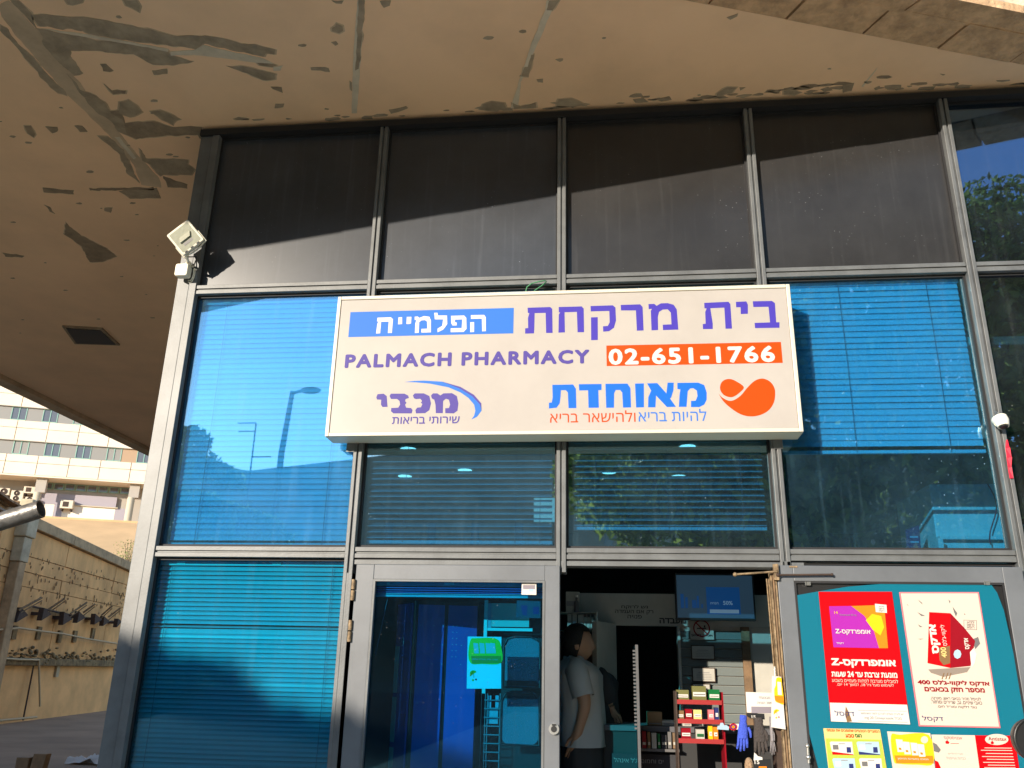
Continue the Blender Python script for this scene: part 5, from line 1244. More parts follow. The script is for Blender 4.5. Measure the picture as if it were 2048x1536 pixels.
glove('bright blue knitted glove hanging left of the dark ones', 'glove_blue', 625, 845, 660, 1270, -.22, -.055)
glove('charcoal knitted glove hanging in the middle under the offer card', 'glove_dark', 850, 1120, 700, 1330, .05, -.05)
glove('light grey knitted glove hanging behind the dangling orange leaflet', 'glove_grey', 1130, 1245, 690, 1330, .0, -.04)
t = thing('lower_hanger_card', 'black price card with a white plush tag below the charcoal glove', 'card', (G(1000,1400)[0], -.05, G(1000,1600)[1]))
MB().prism([G(875,1385), G(1150,1380), G(1180,1600), G(870,1600)], -.056, -.05).build('card', 'black', t)
text('15', G(885,1425)[0], G(965,1425)[0], G(920,1462)[1], G(920,1395)[1], -.0568, 'white_p', t, .02)
flat([G(955,1500), G(1085,1500), G(1085,1530), G(955,1530)], -.0572, 'orange_p', t, 'orange_bar')
MB().prism([G(880,1270), G(940,1330), G(1010,1350), G(1015,1390), G(870,1400)], -.060, -.0575).build('tag', 'white_p', t)
MB().ball((G(800,1480)[0], -.05, G(800,1500)[1]), (.022, .02, .04), 14, 10).build('plush_lining', 'fur', t)
ol = thing('dangling_leaflet', 'white and orange leaflet dangling edge on at the door jamb', 'leaflet', (G(1290,860)[0], -.07, G(1290,900)[1]))
LV = -.075
MB().prism([G(1190,15,LV), G(1340,30,LV), G(1415,900,LV), G(1175,860,LV)], LV, LV+.0015).build('sheet', 'white_p', ol)
gl = lambda pts, m_, nm, d=.001: flat([G(x, y, LV) for x, y in pts], LV-d, m_, ol, nm, .0006)
gl(smooth([(1262,52),(1338,48),(1352,150),(1385,468),(1300,462),(1240,420),(1225,250),(1250,170)]), 'yellow_p', 'yellow_panel'); gl([(1228,340),(1372,350),(1386,468),(1300,462),(1240,420)], 'orange_p', 'orange_band', .002)
gl([(1275,110),(1335,118),(1350,330),(1285,328)], 'white_p', 'pack_picture', .003)
umbrella(lambda x, y: G(x, y, LV), 1265, 610, 50, ol, LV-.001)
MB().tube([(G(1232,-120,LV)[0], LV, G(1232,-120,LV)[1]), (G(1232,30,LV)[0], LV-.003, G(1232,30,LV)[1])], .0015, 5).build('string', 'steel', ol)
for i, X in enumerate((1560, 1577)):
    a = O(X, 140, -.02); b4 = O(X+(54 if i == 0 else 46), 785, -.02)
    o = MB().tube([(a[0], -.03+i*.01, a[1]), (b4[0], -.03+i*.01, b4[1])], .004, 6).build('closer_rod', 'rusty', frame=WORLD); tag(recentre(o), ['left one of the two thin upright rods at the right side of the doorway', 'right one of the two thin upright rods at the right side of the doorway'][i], 'rod', 'thin rods at the door jamb')

# ------------------------------------------------------------------ people
def person(label, mats, jx, v, group=None, facing=1.0, visible_arm=True):
    """jx: dict of joint pixels (crop coordinates of the doorway), v: distance behind the glass"""
    J = {k: Vector((O(x, y, v)[0], v+dv, O(x, y, v)[1])) for k, (x, y, dv) in jx.items()}
    pel = J['pelvis']; t = thing('person', label, 'person', (pel.x, v, 0))
    off = OFF[t.name]
    V, E_, R_ = [], [], []
    def add(p, r, par=None):
        V.append(tuple(Vector(p)-off)); R_.append(r); i = len(V)-1
        if par is not None: E_.append((par, i))
        return i
    i0 = add(pel, (.15, .12)); i1 = add((pel+J['chest'])/2, (.13, .115), i0); i2 = add(J['chest'], (.15, .12), i1)
    i3 = add(J['neck'], (.055, .055), i2); i4 = add(J['neck']+Vector((.01*facing, 0, .05)), (.055, .055), i3)
    hd = J['head']
    for s_ in (1, -1):
        hx = add(pel+Vector((0, .09*s_, -.06)), (.09, .09), i0); kx = add(pel+Vector((.02, .10*s_, -.48)), (.06, .06), hx); ax = add(pel+Vector((0, .10*s_, -.88)), (.042, .042), kx); add(pel+Vector((.14*facing, .11*s_, -.93)), (.035, .03), ax)
    def arm(sh_, el, wr_, s_):
        a_ = add(sh_, (.055, .055), i2); e_ = add(el, (.042, .042), a_); w2 = add(wr_, (.026, .026), e_)
        dirn = (wr_-el).normalized(); side = Vector((dirn.z, 0, -dirn.x))
        pm = add(wr_+dirn*.05, (.036, .018), w2)
        for k in range(4):
            bs = wr_+dirn*.085 + side*(-.027+.018*k); l_ = (.055, .07, .065, .05)[k]
            f0 = add(bs, (.010, .010), pm); f1 = add(bs+dirn*l_*.55+Vector((0,.008,0)), (.009, .009), f0); add(bs+dirn*l_*.9+Vector((-.004*facing,.022,0)), (.0075, .0075), f1)
        tb_ = wr_+dirn*.03+side*.035; f0 = add(tb_, (.012, .012), w2); add(tb_+dirn*.045+side*.012, (.009, .009), f0)
    arm(J['shoulder'], J['elbow'], J['wrist'], 1)
    far = Vector((0, .34, 0)); arm(J['shoulder']+far, J['elbow']+far, J['wrist']+far, -1)
    me = bpy.data.meshes.new('body'); me.from_pydata(V, E_, []);
    o = bpy.data.objects.new('body', me); COL.objects.link(o)
    md = o.modifiers.new('skin', 'SKIN'); sb_ = o.modifiers.new('sub', 'SUBSURF'); sb_.levels = 2; sb_.render_levels = 2; md.use_smooth_shade = True
    for i, r in enumerate(R_): me.skin_vertices[0].data[i].radius = r
    me.skin_vertices[0].data[0].use_root = True
    dg = bpy.context.evaluated_depsgraph_get(); dg.update()
    m2 = bpy.data.meshes.new_from_object(o.evaluated_get(dg)); bpy.data.objects.remove(o)
    # head as one shaped surface joined to the body mesh
    b = MB(); n, m_ = 24, 18; hv = []
    for i in range(m_+1):
        th = PI*i/m_
        for k in range(n):
            q = 2*PI*k/n; x = .098*math.sin(th)*math.cos(q); y = .076*math.sin(th)*math.sin(q); z = .118*math.cos(th)
            if z < 0: x *= 1+z*.9; y *= 1+z*1.6          # narrower jaw
            if x*facing > 0 and abs(y) < .022:
                if -.035 < z < .012: x += facing*.020*(1-abs(y)/.022)*(1-abs(z+.018)/.03)  # nose
                if -.075 < z < -.052: x += facing*.006  # lips
                if .015 < z < .03: x += facing*.004
            hv.append((hd.x+x, hd.y+y, hd.z+z))
    b.add(hv, [(i*n+k, (i+1)*n+k, (i+1)*n+(k+1)%n, i*n+(k+1)%n) for i in range(m_) for k in range(n)], True)
    for s_ in (1, -1): b.ball((hd.x-.004*facing, hd.y+.076*s_, hd.z-.008), (.020, .008, .030), 8, 6)
    b.tube([(J['neck'].x, J['neck'].y, J['neck'].z-.02), (hd.x-.02*facing, hd.y, hd.z-.07)], [.056, .052], 12)
    b.v = [tuple(Vector(p)-off) for p in b.v]
    bmx = bmesh.new(); bmx.from_mesh(m2); hm = b.mesh('h'); bmx.from_mesh(hm); bmx.to_mesh(m2); bmx.free(); bpy.data.meshes.remove(hm)
    m2.name = 'body'; m2.materials.clear(); m2.materials.append(M['skin']); o = bpy.data.objects.new('body', m2); COL.objects.link(o); o.parent = t
    # hair shell: back and top of the skull
    b = MB(); hv = []
    for i in range(m_//2+5):
        th = PI*i/m_
        for k in range(n):
            q = 2*PI*k/n; fx = math.cos(q)*facing
            lim = .62 if fx > .45 else 1.0
            tt = min(th, PI*.5*lim) if fx > .2 else th
            x = .106*math.sin(tt)*math.cos(q); y = .085*math.sin(tt)*math.sin(q); z = .128*math.cos(tt)
            nz = noise.noise(Vector((x*30, y*30, z*30)))*.006; hv.append((hd.x+x*(1+nz*8)-.004*facing, hd.y+y*(1+nz*8), hd.z+z+.004))
    rows = m_//2+5
    b.add(hv, [(i*n+k, (i+1)*n+k, (i+1)*n+(k+1)%n, i*n+(k+1)%n) for i in range(rows-1) for k in range(n)], True); b.build('hair', mats[2], t)
    # clothes
    def loft(name, m_, secs, n=40, wr=.014):
        b = MB(); vs = []
        for j, (c, rx, ry) in enumerate(secs):
            for k in range(n):
                q = 2*PI*k/n; nz = noise.noise(Vector((math.cos(q)*2, math.sin(q)*2, c.z*7)))*wr*2
                vs.append((c.x+(rx+nz)*math.cos(q), c.y+(ry+nz)*math.sin(q), c.z))
        b.add(vs, [(j*n+k, j*n+(k+1)%n, (j+1)*n+(k+1)%n, (j+1)*n+k) if secs[0][0].z < secs[-1][0].z else (j*n+(k+1)%n, j*n+k, (j+1)*n+k, (j+1)*n+(k+1)%n) for j in range(len(secs)-1) for k in range(n)], True)
        return b.build(name, m_, t)
    ch, nk = J['chest'], J['neck']; hem = J['hem']
    def mix(a_, c_, f): return a_*(1-f)+c_*f
    mid_y = Vector((0, 0, 0))
    secs = [(mix(hem, ch, 0), .150, .19), (mix(hem, ch, .25), .150, .185), (mix(hem, ch, .5), .145, .18), (mix(hem, ch, .8), .145, .195), (ch, .142, .205), (mix(ch, nk, .45), .125, .20), (mix(ch, nk, .72), .095, .15), (mix(ch, nk, .9), .066, .08), (nk+Vector((0,0,.012)), .058, .062)]
    secs = [(Vector((c.x, c.y, c.z)), a_, b_) for c, a_, b_ in secs]
    loft('shirt', mats[0], secs)
    for s_, base in ((1, Vector((0,0,0))), (-1, far)):
        sh_, el = J['shoulder']+base, J['elbow']+base
        f = .78 if mats[3] == 'short' else 1.0
        pth = [sh_+Vector((0, .05 if s_ > 0 else -.05, .035)), sh_, mix(sh_, el, f*.5), mix(sh_, el, f)]
        rr = [.050, .074, .070, .068]
        if mats[3] != 'short': w_ = J['wrist']+base+Vector(); pth += [mix(el, w_, .5), mix(el, w_, .95)]; rr += [.056, .044]
        MB().tube(pth, rr, 16, cap=False).build('sleeve', mats[0], t)
    loft('trousers', mats[1], [(hem+Vector((0,0,.03)), .138, .175), (pel+Vector((0,0,-.02)), .140, .18), (pel+Vector((0,0,-.14)), .135, .185)])
    for s_ in (1, -1):
        c = pel+Vector((0, .09*s_, 0))
        loft('trouser_leg', mats[1], [(c+Vector((0,0,-.10)), .115, .095), (c+Vector((.02*facing,0,-.45)), .085, .08), (Vector((c.x, c.y, .10)), .07, .065)])
        loft('shoe', 'black', [(Vector((c.x+.04*facing, c.y, .10)), .07, .05), (Vector((c.x+.07*facing, c.y, .06)), .12, .052), (Vector((c.x+.07*facing, c.y, .014)), .13, .055)])
    return t
person('dark haired man in a white short sleeved shirt standing in the doorway', ('shirt', 'dark_cloth', 'hair', 'short'),
  dict(head=(168,622,0), neck=(140,722,0), chest=(175,850,0), pelvis=(200,1400,0), hem=(205,1370,0), shoulder=(165,815,-.17), elbow=(232,1060,-.20), wrist=(165,1290,-.17)), 1.0)
person('person in dark clothes just beyond the man in the white shirt', ('dark_cloth', 'dark_cloth', 'hair', 'long'),
  dict(head=(225,690,0), neck=(250,785,0), chest=(300,900,0), pelvis=(310,1400,0), hem=(310,1360,0), shoulder=(330,880,-.15), elbow=(385,1010,-.12), wrist=(405,1060,-.12)), 1.28)
# ------------------------------------------------------------------ the alley on the left: retaining wall
WF = Frame((-13.635, 18.03, 0), (-.209, .978))
def Wp(px, py, v=0): return WF.at(px, py, v)
c4 = lambda x, y: (x*400/1536, 700+y*400/1536)
c5 = lambda x, y: (x*300/1536, 950+y*300/1536)
c6 = lambda x, y: (x*450/1536, 1086+y*450/1536)
rw = thing('retaining_wall', 'tall stained ochre concrete retaining wall along the alley', 'wall', (0, 0, 0), frame=WF)
ledge_z = Wp(*c6(300, 800))[1]; top_a = Wp(65, 1035); top_b = Wp(262, 1128)
def topz(u): return top_a[1]+(top_b[1]-top_a[1])*(u-top_a[0])/(top_b[0]-top_a[0])
U0, U1 = -14.0, 40.0
MB().box(U0, U1, .05, 1.2, -.05, ledge_z).build('lower_wall', 'concrete_low', rw)
# cast panels with open joints
joints = [U0]; uj = Wp(*c5(660, 950))[0]
k = uj
while k > U0+3: k -= 4.4
while k < U1-3:
    if k > U0+.5: joints.append(k)
    k += 4.4
joints.append(U1)
zz = [ledge_z+.02, Wp(*c5(660,1230))[1], Wp(*c5(660,1090))[1], Wp(*c5(660,940))[1]]
for a_, b_ in zip(joints[:-1], joints[1:]):
    for r_ in range(3):
        z0, z1 = zz[r_], zz[r_+1]
        MB().box(a_+.02, b_-.02, rng.uniform(-.012, .012), 1.2, z0+.009, z1-.009).build('wall_panel', 'concrete', rw)
    MB().prism([(a_+.02, zz[3]+.009), (b_-.02, zz[3]+.009), (b_-.02, topz(b_)-.32), (a_+.02, topz(a_)-.32)], -.02, 1.2).build('wall_panel', 'concrete', rw)
    MB().prism([(a_+.012, topz(a_)-.30), (b_-.012, topz(b_)-.30), (b_-.012, topz(b_)), (a_+.012, topz(a_))], -.16, 1.3).build('coping', 'concrete_cap', rw, bevel=.02)
MB().box(U0, U1, .06, 1.15, ledge_z, topz(U1)-.35).build('joint_core', 'crack', rw)
MB().box(U0, U1, -.14, .30, ledge_z-.16, ledge_z+.05).build('ledge', 'moss', rw, bevel=.03)
b = MB()
for i in range(300):
    u = rng.uniform(-4, 12); z_ = ledge_z + rng.uniform(-.1, .12) + abs(rng.normal(0, .12)); s_ = rng.uniform(.03, .10)
    b.ball((u, -.06+rng.uniform(-.08, .05), z_), (s_, .05, s_*rng.uniform(.3, .8)), 5, 4)
tag(b.build('dead_growth', 'moss', rw), kind='stuff')
b = MB()   # spalled lines and drips under the joints
for i in range(300):
    u = rng.uniform(-5, 14); z_ = zz[rng.integers(1, 4)] + rng.normal(-.08, .16); l_ = rng.uniform(.02, .12); w_ = rng.uniform(.008, .03)
    b.prism([(u, z_), (u+w_, z_+.02), (u+w_*2.2, z_-l_*.4), (u+w_*1.1, z_-l_)], -.030, -.0135)
tag(b.build('spalled_patch', 'spall', rw), kind='stuff')
# pale post running up the wall
pp = [Wp(*c5(x, y), -.12) for x, y in ((300,400),(235,600),(190,770),(130,1100),(20,1536))]
po = thing('concrete_post', 'pale slender post against the retaining wall, left of the dark brackets', 'post', (pp[-1][0], -.12, 0), frame=WF)
MB().box(pp[1][0]-.30, pp[1][0]+.30, -.35, .0, pp[1][1]-.1, pp[0][1]+.35).build('upper_post', 'pale_post', po, bevel=.03)
MB().box(pp[1][0]-.24, pp[1][0]+.24, -.30, -.0135, pp[2][1]-.3, pp[1][1]-.11).build('mid_post', 'pale_post', po, bevel=.02)
MB().box(pp[1][0]-.20, pp[1][0]+.20, -.28, -.0135, .0, pp[2][1]-.31).build('lower_post', 'concrete_cap', po, bevel=.02)
# rusty pockets with their struts
tips = [(38,1232,1.0),(88,1234,.85),(135,1242,.85),(160,1236,.75),(195,1243,.75),(213,1246,.72),(238,1250,.7)]
rods = [((190,1385),(430,1255)), ((500,1375),(660,1265)), ((720,1420),(890,1305)), ((850,1410),(975,1320)), ((1035,1440),(1150,1340)), ((1110,1455),(1235,1360)), None]
corner = ((150,1510),(205,1355),(275,1435)), ((410,1490),(440,1360),(515,1425)), ((630,1536),(645,1400),(730,1475)), ((775,1515),(800,1395),(865,1460)), ((955,1530),(965,1420),(1035,1480)), ((1045,1545),(1055,1445),(1115,1500)), ((1185,1560),(1200,1470),(1240,1500))
labs = ['first', 'second', 'third', 'fourth', 'fifth', 'sixth', 'seventh']
for i, (tri, rd) in enumerate(zip(corner, rods)):
    q = [Wp(*c5(*p), -.3) for p in tri]
    t = thing('wall_bracket', labs[i]+' rusty triangular bracket from the left on the retaining wall', 'bracket', (q[1][0], -.3, q[0][1]), frame=WF, group='rusty brackets along the retaining wall')
    MB().prism([q[0], q[1], q[2]], -.34, -.20).build('gusset', 'brown_metal', t)
    MB().prism([((q[0][0]*.7+q[1][0]*.3), q[0][1]*.6+q[1][1]*.4), ((q[0][0]*.3+q[1][0]*.7), q[1][1]-.12), (q[2][0]-.1, q[2][1]+.02)], -.199, .02).build('wall_plate', 'brown_metal', t)
    if rd:
        a_ = Wp(*c5(*rd[0]), -.3); b_ = Wp(*c5(*rd[1]), -.6)
        MB().tube([(a_[0], -.3, a_[1]), (b_[0], -.6, b_[1])], .030, 6).build('strut', 'rusty', t)
        MB().tube([(a_[0]+.03, -.3, a_[1]-.10), (b_[0]+.03, -.6, b_[1]-.08)], .016, 6).build('strut', 'rusty', t)
# horizontal rusty rail between brackets and the pale conduits
a_ = Wp(*c5(330,1345), -.1); b_ = Wp(*c5(790,1450), -.1)
o = MB().tube([(a_[0], -.1, a_[1]), (b_[0], -.1, b_[1])], .03, 6).build('rusty_rail', 'brown_metal', frame=WF); tag(recentre(o), 'dark rusty rail running behind the brackets on the retaining wall', 'rail')
pts = [Wp(*c6(x, y), -.2) for x, y in ((-250,590),(0,592),(130,580),(280,602),(430,620),(600,655),(790,685),(1100,720))]
o = MB().tube([(p[0], -.2, p[1]) for p in pts], .028, 6).build('conduit', 'conduit', frame=WF); tag(recentre(o), 'pale sagging conduit below the rusty brackets', 'pipe')
pts = [Wp(*c6(x, y), -.2) for x, y in ((-200,770),(0,785),(120,795),(265,798))]
p_ = Wp(*c6(258,1190), -.2)
o = MB().tube([(p[0], -.2, p[1]) for p in pts]+[(pts[-1][0]+.05, -.2, pts[-1][1]-.1), (p_[0], -.2, p_[1]+.3)], .028, 6).build('conduit', 'conduit', frame=WF); tag(recentre(o), 'pale conduit along the mossy ledge that turns down the lower wall', 'pipe')
for X in (235,):
    a_ = Wp(*c6(X,810), -.1); o = MB().tube([(a_[0], -.1, a_[1]), (a_[0], -.1, .05)], .022, 6).build('downpipe', 'brown_metal', frame=WF); tag(recentre(o), 'thin dark downpipe on the lower wall beside the pale conduit', 'pipe')
a_ = Wp(*c6(410,820), -.03); b_ = Wp(*c6(405,915), -.03)
o = MB().box(a_[0]-.12, a_[0]+.10, -.02, .045, b_[1], a_[1]).build('pale_plate', 'pale_post', frame=WF); tag(recentre(o), 'small pale plate on the lower wall under the ledge', 'plate')
pts = [Wp(*c6(x, y), -.2) for x, y in ((-100,1215),(0,1212),(250,1188))]
o = MB().tube([(p[0], -.2, max(.05, p[1])) for p in pts], .03, 6).build('ground_pipe', 'conduit', frame=WF); tag(recentre(o), 'pale pipe lying at the foot of the retaining wall', 'pipe')
# small pockets below the brackets
for i, (X, Y) in enumerate(((95,600),(262,605),(405,630),(508,630),(632,610))):
    a_ = Wp(*c6(X, Y), -.02); o = MB().box(a_[0]-.13, a_[0]+.13, -.06, .02, a_[1]-.22, a_[1]+.14).build('wall_pocket', 'moss', rw)
# shed with tin roof at the left edge
sh = thing('tin_roof_shed', 'rusty tin roof edge of a shed above the retaining wall at the far left', 'shed', (0, 0, 0), frame=WF)
a_ = Wp(*c5(0,215), -.4); b_ = Wp(*c5(185,335), -.4)
sl = (b_[1]-a_[1])/(b_[0]-a_[0])
for k in range(10):
    u1 = b_[0]-k*.42; u0 = u1-.41
    MB().prism([(u0, b_[1]+sl*(u0-b_[0])), (u1, b_[1]+sl*(u1-b_[0])), (u1, b_[1]+sl*(u1-b_[0])+.05), (u0, b_[1]+sl*(u0-b_[0])+.05)], -.5+.02*(k % 2), 3.0).build('roof_sheet', 'roof_tin', sh)
MB().prism([(b_[0]-4.2, b_[1]-sl*4.2-.9), (b_[0]-.15, topz(b_[0])+.02), (b_[0]-.15, b_[1]-.02), (b_[0]-4.2, b_[1]-sl*4.2-.02)], -.3, 2.6).build('shed_wall', 'rusty', sh)
MB().tube([(b_[0]-4.2, -.42, b_[1]-sl*4.2-.35), (b_[0]-.3, -.42, b_[1]-sl*.3-.30)], .06, 6).build('roof_beam', 'wood', sh)

# metal pipe jutting in from the left, near
pc_ = [F.at(82, 1018, .4), F.at(-120, 1092, .4)]
pq = thing('steel_pipe', 'open end of a grey steel pipe jutting in at the left edge', 'pipe', (pc_[0][0], .4, pc_[0][1]))
A3 = Vector((pc_[0][0], .4, pc_[0][1])); B3 = Vector((pc_[1][0]-.5, .25, pc_[1][1]-.18))
MB().tube([B3, A3], .058, 28, cap=False).tube([A3, B3], .050, 28, cap=False).build('tube', 'pipe', pq)
dirp = (A3-B3).normalized(); b = MB()
up = Vector((0,0,1)); aa = (up-dirp*up.dot(dirp)).normalized(); bb = dirp.cross(aa); vs = []
for r_ in (.058, .050):
    for k in range(28): q = 2*PI*k/28; vs.append(A3+aa*math.cos(q)*r_+bb*math.sin(q)*r_)
b.add(vs, [(k, (k+1)%28, 28+(k+1)%28, 28+k) for k in range(28)]).build('rim', 'steel', pq)
MB().tube([B3+Vector((.02,0,0)), Vector((B3.x+.02, B3.y, 0))], .05, 12).build('support_post', 'pipe', pq)
# two stakes and paper litter low in the alley
for i, (X, Y, w_, lean) in enumerate(((173,1462,.055,.0), (290,1438,.055,.10))):
    px, py = c6(X, Y); u, z_ = F.at(px, py, 2.4)
    t = thing('wooden_stake', ['left upright wooden stake sticking up at the bottom left corner', 'right leaning wooden stake sticking up at the bottom left corner'][i], 'stake', (u, 2.4, 0), group='wooden stakes in the alley')
    MB().add([(u-w_-lean, 2.37, 0.0), (u+w_-lean, 2.37, 0.0), (u+w_, 2.37, z_), (u-w_, 2.37, z_), (u-w_-lean, 2.44, 0.0), (u+w_-lean, 2.44, 0.0), (u+w_, 2.44, z_), (u-w_, 2.44, z_)], [(0,1,2,3),(7,6,5,4),(3,2,6,7),(0,3,7,4),(1,5,6,2),(0,4,5,1)]).build('stake', 'wood', t, bevel=.004)
u, v_ = WORLD.atz(185, 1528, .0)
b = MB(); n = 9
for i in range(n):
    for j in range(n):
        b.v.append((u+(i/(n-1)-.5)*.7, v_+(j/(n-1)-.5)*.5, .02+abs(noise.noise(Vector((i*.7, j*.7, 2))))*.22))
        b.sm.append(False) if False else None
b.sm = []
for i in range(n-1):
    for j in range(n-1): b.f.append((i*n+j, (i+1)*n+j, (i+1)*n+j+1, i*n+j+1)); b.sm.append(False)
o = b.build('crumpled_sheet', 'white_p', frame=WORLD); tag(recentre(o), 'crumpled white sheet lying in the alley by the corner post', 'litter')

# ------------------------------------------------------------------ sandy slope and office block beyond
dB = Vector((.937, .349, 0)).normalized()
P0 = CAM + 1.5*(Vector((-20, 45, 0)) - Vector((CAM.x, CAM.y, 0))); P0.z = 0
OB = Frame((P0.x, P0.y, 0), (dB.x, dB.y))
def Ob(px, py, v=0): return OB.at(px, py, v)
zs = Ob(200, 1045)[1]
hl = MB(); n = 40
for i in range(n+1):
    for j in range(13):
        u = -60+120*i/n; f = j/12
        q = OB.w(u, -1.0-(1-f)*34, .0); zz_ = -1+ (zs+1.1)*min(1, (f*1.02))**.8 + noise.noise(Vector((u*.15, f*6, 0)))*.5*(1-f)
        hl.v.append((q.x, q.y, zz_))
for i in range(n):
    for j in range(12): hl.f.append((i*13+j, (i+1)*13+j, (i+1)*13+j+1, i*13+j+1)); hl.sm.append(True)
tag(hl.build('sandy_slope', 'hill'), kind='structure')
g = MB().box(-60, 60, -2, 30, 0, zs).build('terrace', 'hill', frame=OB); tag(g, kind='structure')
of = thing('office_building', 'cream clad office building with bands of green framed windows in the far left', 'building', (0, 0, zs), frame=OB)
zu = lambda px, py: Ob(px, py)[1]
Z = dict(b0=zu(0,946), w0=zu(0,905.7)+.0, w1=zu(0,877.5), v0=zu(0,836.7), v1=zu(0,809.6))
per = Ob(*c4(340,700))[0]-Ob(*c4(97,680))[0]
u_ref = Ob(*c4(97, 730))[0]
bands = [(Z['b0'], Z['w0'], Z['w1']), (Z['w1'], Z['v0'], Z['v1'])]
fh = Z['v0']-Z['w0']
bands.append((Z['v1'], Z['v1']+(Z['v0']-Z['w1']), Z['v1']+(Z['v0']-Z['w1'])+(Z['v1']-Z['v0'])))
bands.append((bands[-1][2], bands[-1][2]+fh*.6, bands[-1][2]+fh))
UL, UR = u_ref-per*6, u_ref+per*11
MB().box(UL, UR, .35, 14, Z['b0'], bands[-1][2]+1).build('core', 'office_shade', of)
kmin, kmax = -5, 10
for bi, (zb_, zw0, zw1) in enumerate(bands):
    zm = zb_ + (zw0-zb_)*.62
    for k in range(kmin, kmax):
        u0 = u_ref + k*per - (.12 if bi == 0 else 0)*per
        # two cladding panels below each window bay
        MB().box(u0+.03, u0+per-.03, 0, .34, zb_+.03, zm-.02).build('cladding_panel', 'office', of)
        MB().box(u0+.03, u0+per-.03, 0, .34, zm+.02, zw0-.02).build('cladding_panel', 'office', of)
        if bi == 3: continue
        wu0 = u_ref + k*per + (.0 if bi == 0 else -.28*per)
        wm = wu0+per*.5
        fm = .06
        wn = MB().box(wu0+.02, wm-.01, .10, .20, zw0+.02, zw0+.02+fm).box(wu0+.02, wm-.01, .10, .20, zw1-fm-.02, zw1-.02).box(wu0+.02, wu0+.02+fm, .10, .20, zw0+.03+fm, zw1-.03-fm).box(wm-.01-fm, wm-.01, .10, .20, zw0+.03+fm, zw1-.03-fm).box((wu0+wm)/2-.03, (wu0+wm)/2+.03, .11, .19, zw0+.03+fm, zw1-.03-fm).build('window', 'win_frame', of)
        MB().box(wu0+.09, wm-.08, .16, .18, zw0+.09, zw1-.09).build('pane', 'win_dark' if (k*7+bi) % 3 else 'pane_grey', wn)
        pm = 'pane_brown' if (bi == 0 and k == 3) else 'pane_grey'
        MB().box(wm, wu0+per+.01, .14, .22, zw0+.02, zw1-.02).build('infill_panel', pm, of)
    MB().box(UL, UR, -.03, .3, zw1-.03, zw1+.03).build('band_edge', 'office_shade', of) if bi < 3 else None
# recessed ground storey
gv = 2.4
zc = Z['b0']
MB().box(UL, UR, -.02, 14, zc-.12, zc-.001).build('slab_edge', 'office', of)
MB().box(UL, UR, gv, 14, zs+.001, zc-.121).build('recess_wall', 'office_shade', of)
def Og(px, py, v=gv): return OB.at(px, py, v)
x0, z1 = Og(*c4(330,1020)); x1, z0 = Og(*c4(1000,1110))
for k in range(8):
    ua = x0+(x1-x0)*k/8; ub = x0+(x1-x0)*(k+1)/8
    t_ = MB().box(ua+.05, ub-.05, gv-.10, gv-.02, z0+.0, z1-.0).build('window', 'win_frame', of)
    MB().box(ua+.13, ub-.13, gv-.13, gv-.105, z0+.06, z1-.06).build('pane', 'win_dark', t_)
x0, z1 = Og(*c4(320,1100)); x1 = Og(*c4(905,1140))[0]
MB().box(x0, x1, gv-.30, gv-.001, z1-1.0, z1).build('wall_band', 'lav', of)
for (Xa, Xb, m_) in ((285,425,'office_white'), (425,490,'lav'), (490,895,'office_white'), (895,985,'lav')):
    ua = Og(*c4(Xa,1200))[0]; ub = Og(*c4(Xb,1200))[0]; MB().box(ua, ub-.01, gv-.29, gv-.002, zs+.002, z1-1.001).build('wall_section', m_, of)
for X, Y in ((285,1120), (1005,1160)):
    ua, zt_ = Ob(*c4(X, Y), .6); 
    cl = MB().tube([(ua+.0, .6, zs), (ua, .6, zt_+.3)], .32, 16).build('column', 'column', of)
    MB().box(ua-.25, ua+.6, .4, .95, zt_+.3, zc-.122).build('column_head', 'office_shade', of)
ua, za = Og(*c4(540,1190), gv-.4); ub, zb_ = Og(*c4(905,1215), gv-.4)
MB().tube([(ua, gv-.4, za), (ub, gv-.4, zb_)], .06, 6).build('service_pipe', 'column', of)
MB().box(UL, UR, gv-.9, gv-.85, zs+.001, zs+.12).build('kerb', 'office_white', of)
def ac(label, x0, y0, x1, y1, fans, v=gv-.9, fan_side=0):
    q0 = c5(x0, y0); q1 = c5(x1, y1); ua, z1 = OB.at(*q0, v); ub, z0 = OB.at(*q1, v)
    t = thing('air_conditioner', label, 'air conditioner', ((ua+ub)/2, v, z0), frame=OB, group='air conditioners on the office building')
    MB().box(ua, ub, v, v+.6, z0, z1).build('casing', 'ac', t, bevel=.03)
    r_ = min((ub-ua)*.36, (z1-z0)/max(1, fans)*.40)
    for k in range(fans):
        zc_ = z1-(z1-z0)*(k+.5)/fans; uc = ua+(ub-ua)*.45
        MB().tube([(uc+r_*math.cos(q), v-.03, zc_+r_*math.sin(q)) for q in np.linspace(0, 2*PI, 17)], .045, 6, cap=False).build('fan_ring', 'brown_metal', t)
        MB().prism(ell(uc, zc_, r_*.92, r_*.92, 14), v-.02, v-.005).build('fan_hole', 'brown_metal', t)
        MB().prism(ell(uc, zc_, r_*.25, r_*.25, 10), v-.06, v-.025).build('fan_hub', 'ac', t)
    if not fans: MB().box(ua+(ub-ua)*.2, ua+(ub-ua)*.65, v-.03, v-.005, z0+(z1-z0)*.2, z1-(z1-z0)*.2).build('grille', 'brown_metal', t)
    MB().box(ua+.1, ua+.2, v+.1, v+.6, z0-.2, z0-.001).box(ub-.2, ub-.1, v+.1, v+.6, z0-.2, z0-.001).build('wall_bracket', 'brown_metal', t)
ac('leftmost air conditioner with one fan, at the left edge under the office block', 0, 130, 90, 205, 1)
ac('tall air conditioner with two fans one above the other', 120, 155, 225, 270, 2)
ac('small boxy air conditioner with a brown grille, right of the two fan one', 250, 110, 350, 190, 0)
ac('low air conditioner with one fan beside the round column', 262, 222, 350, 275, 1)
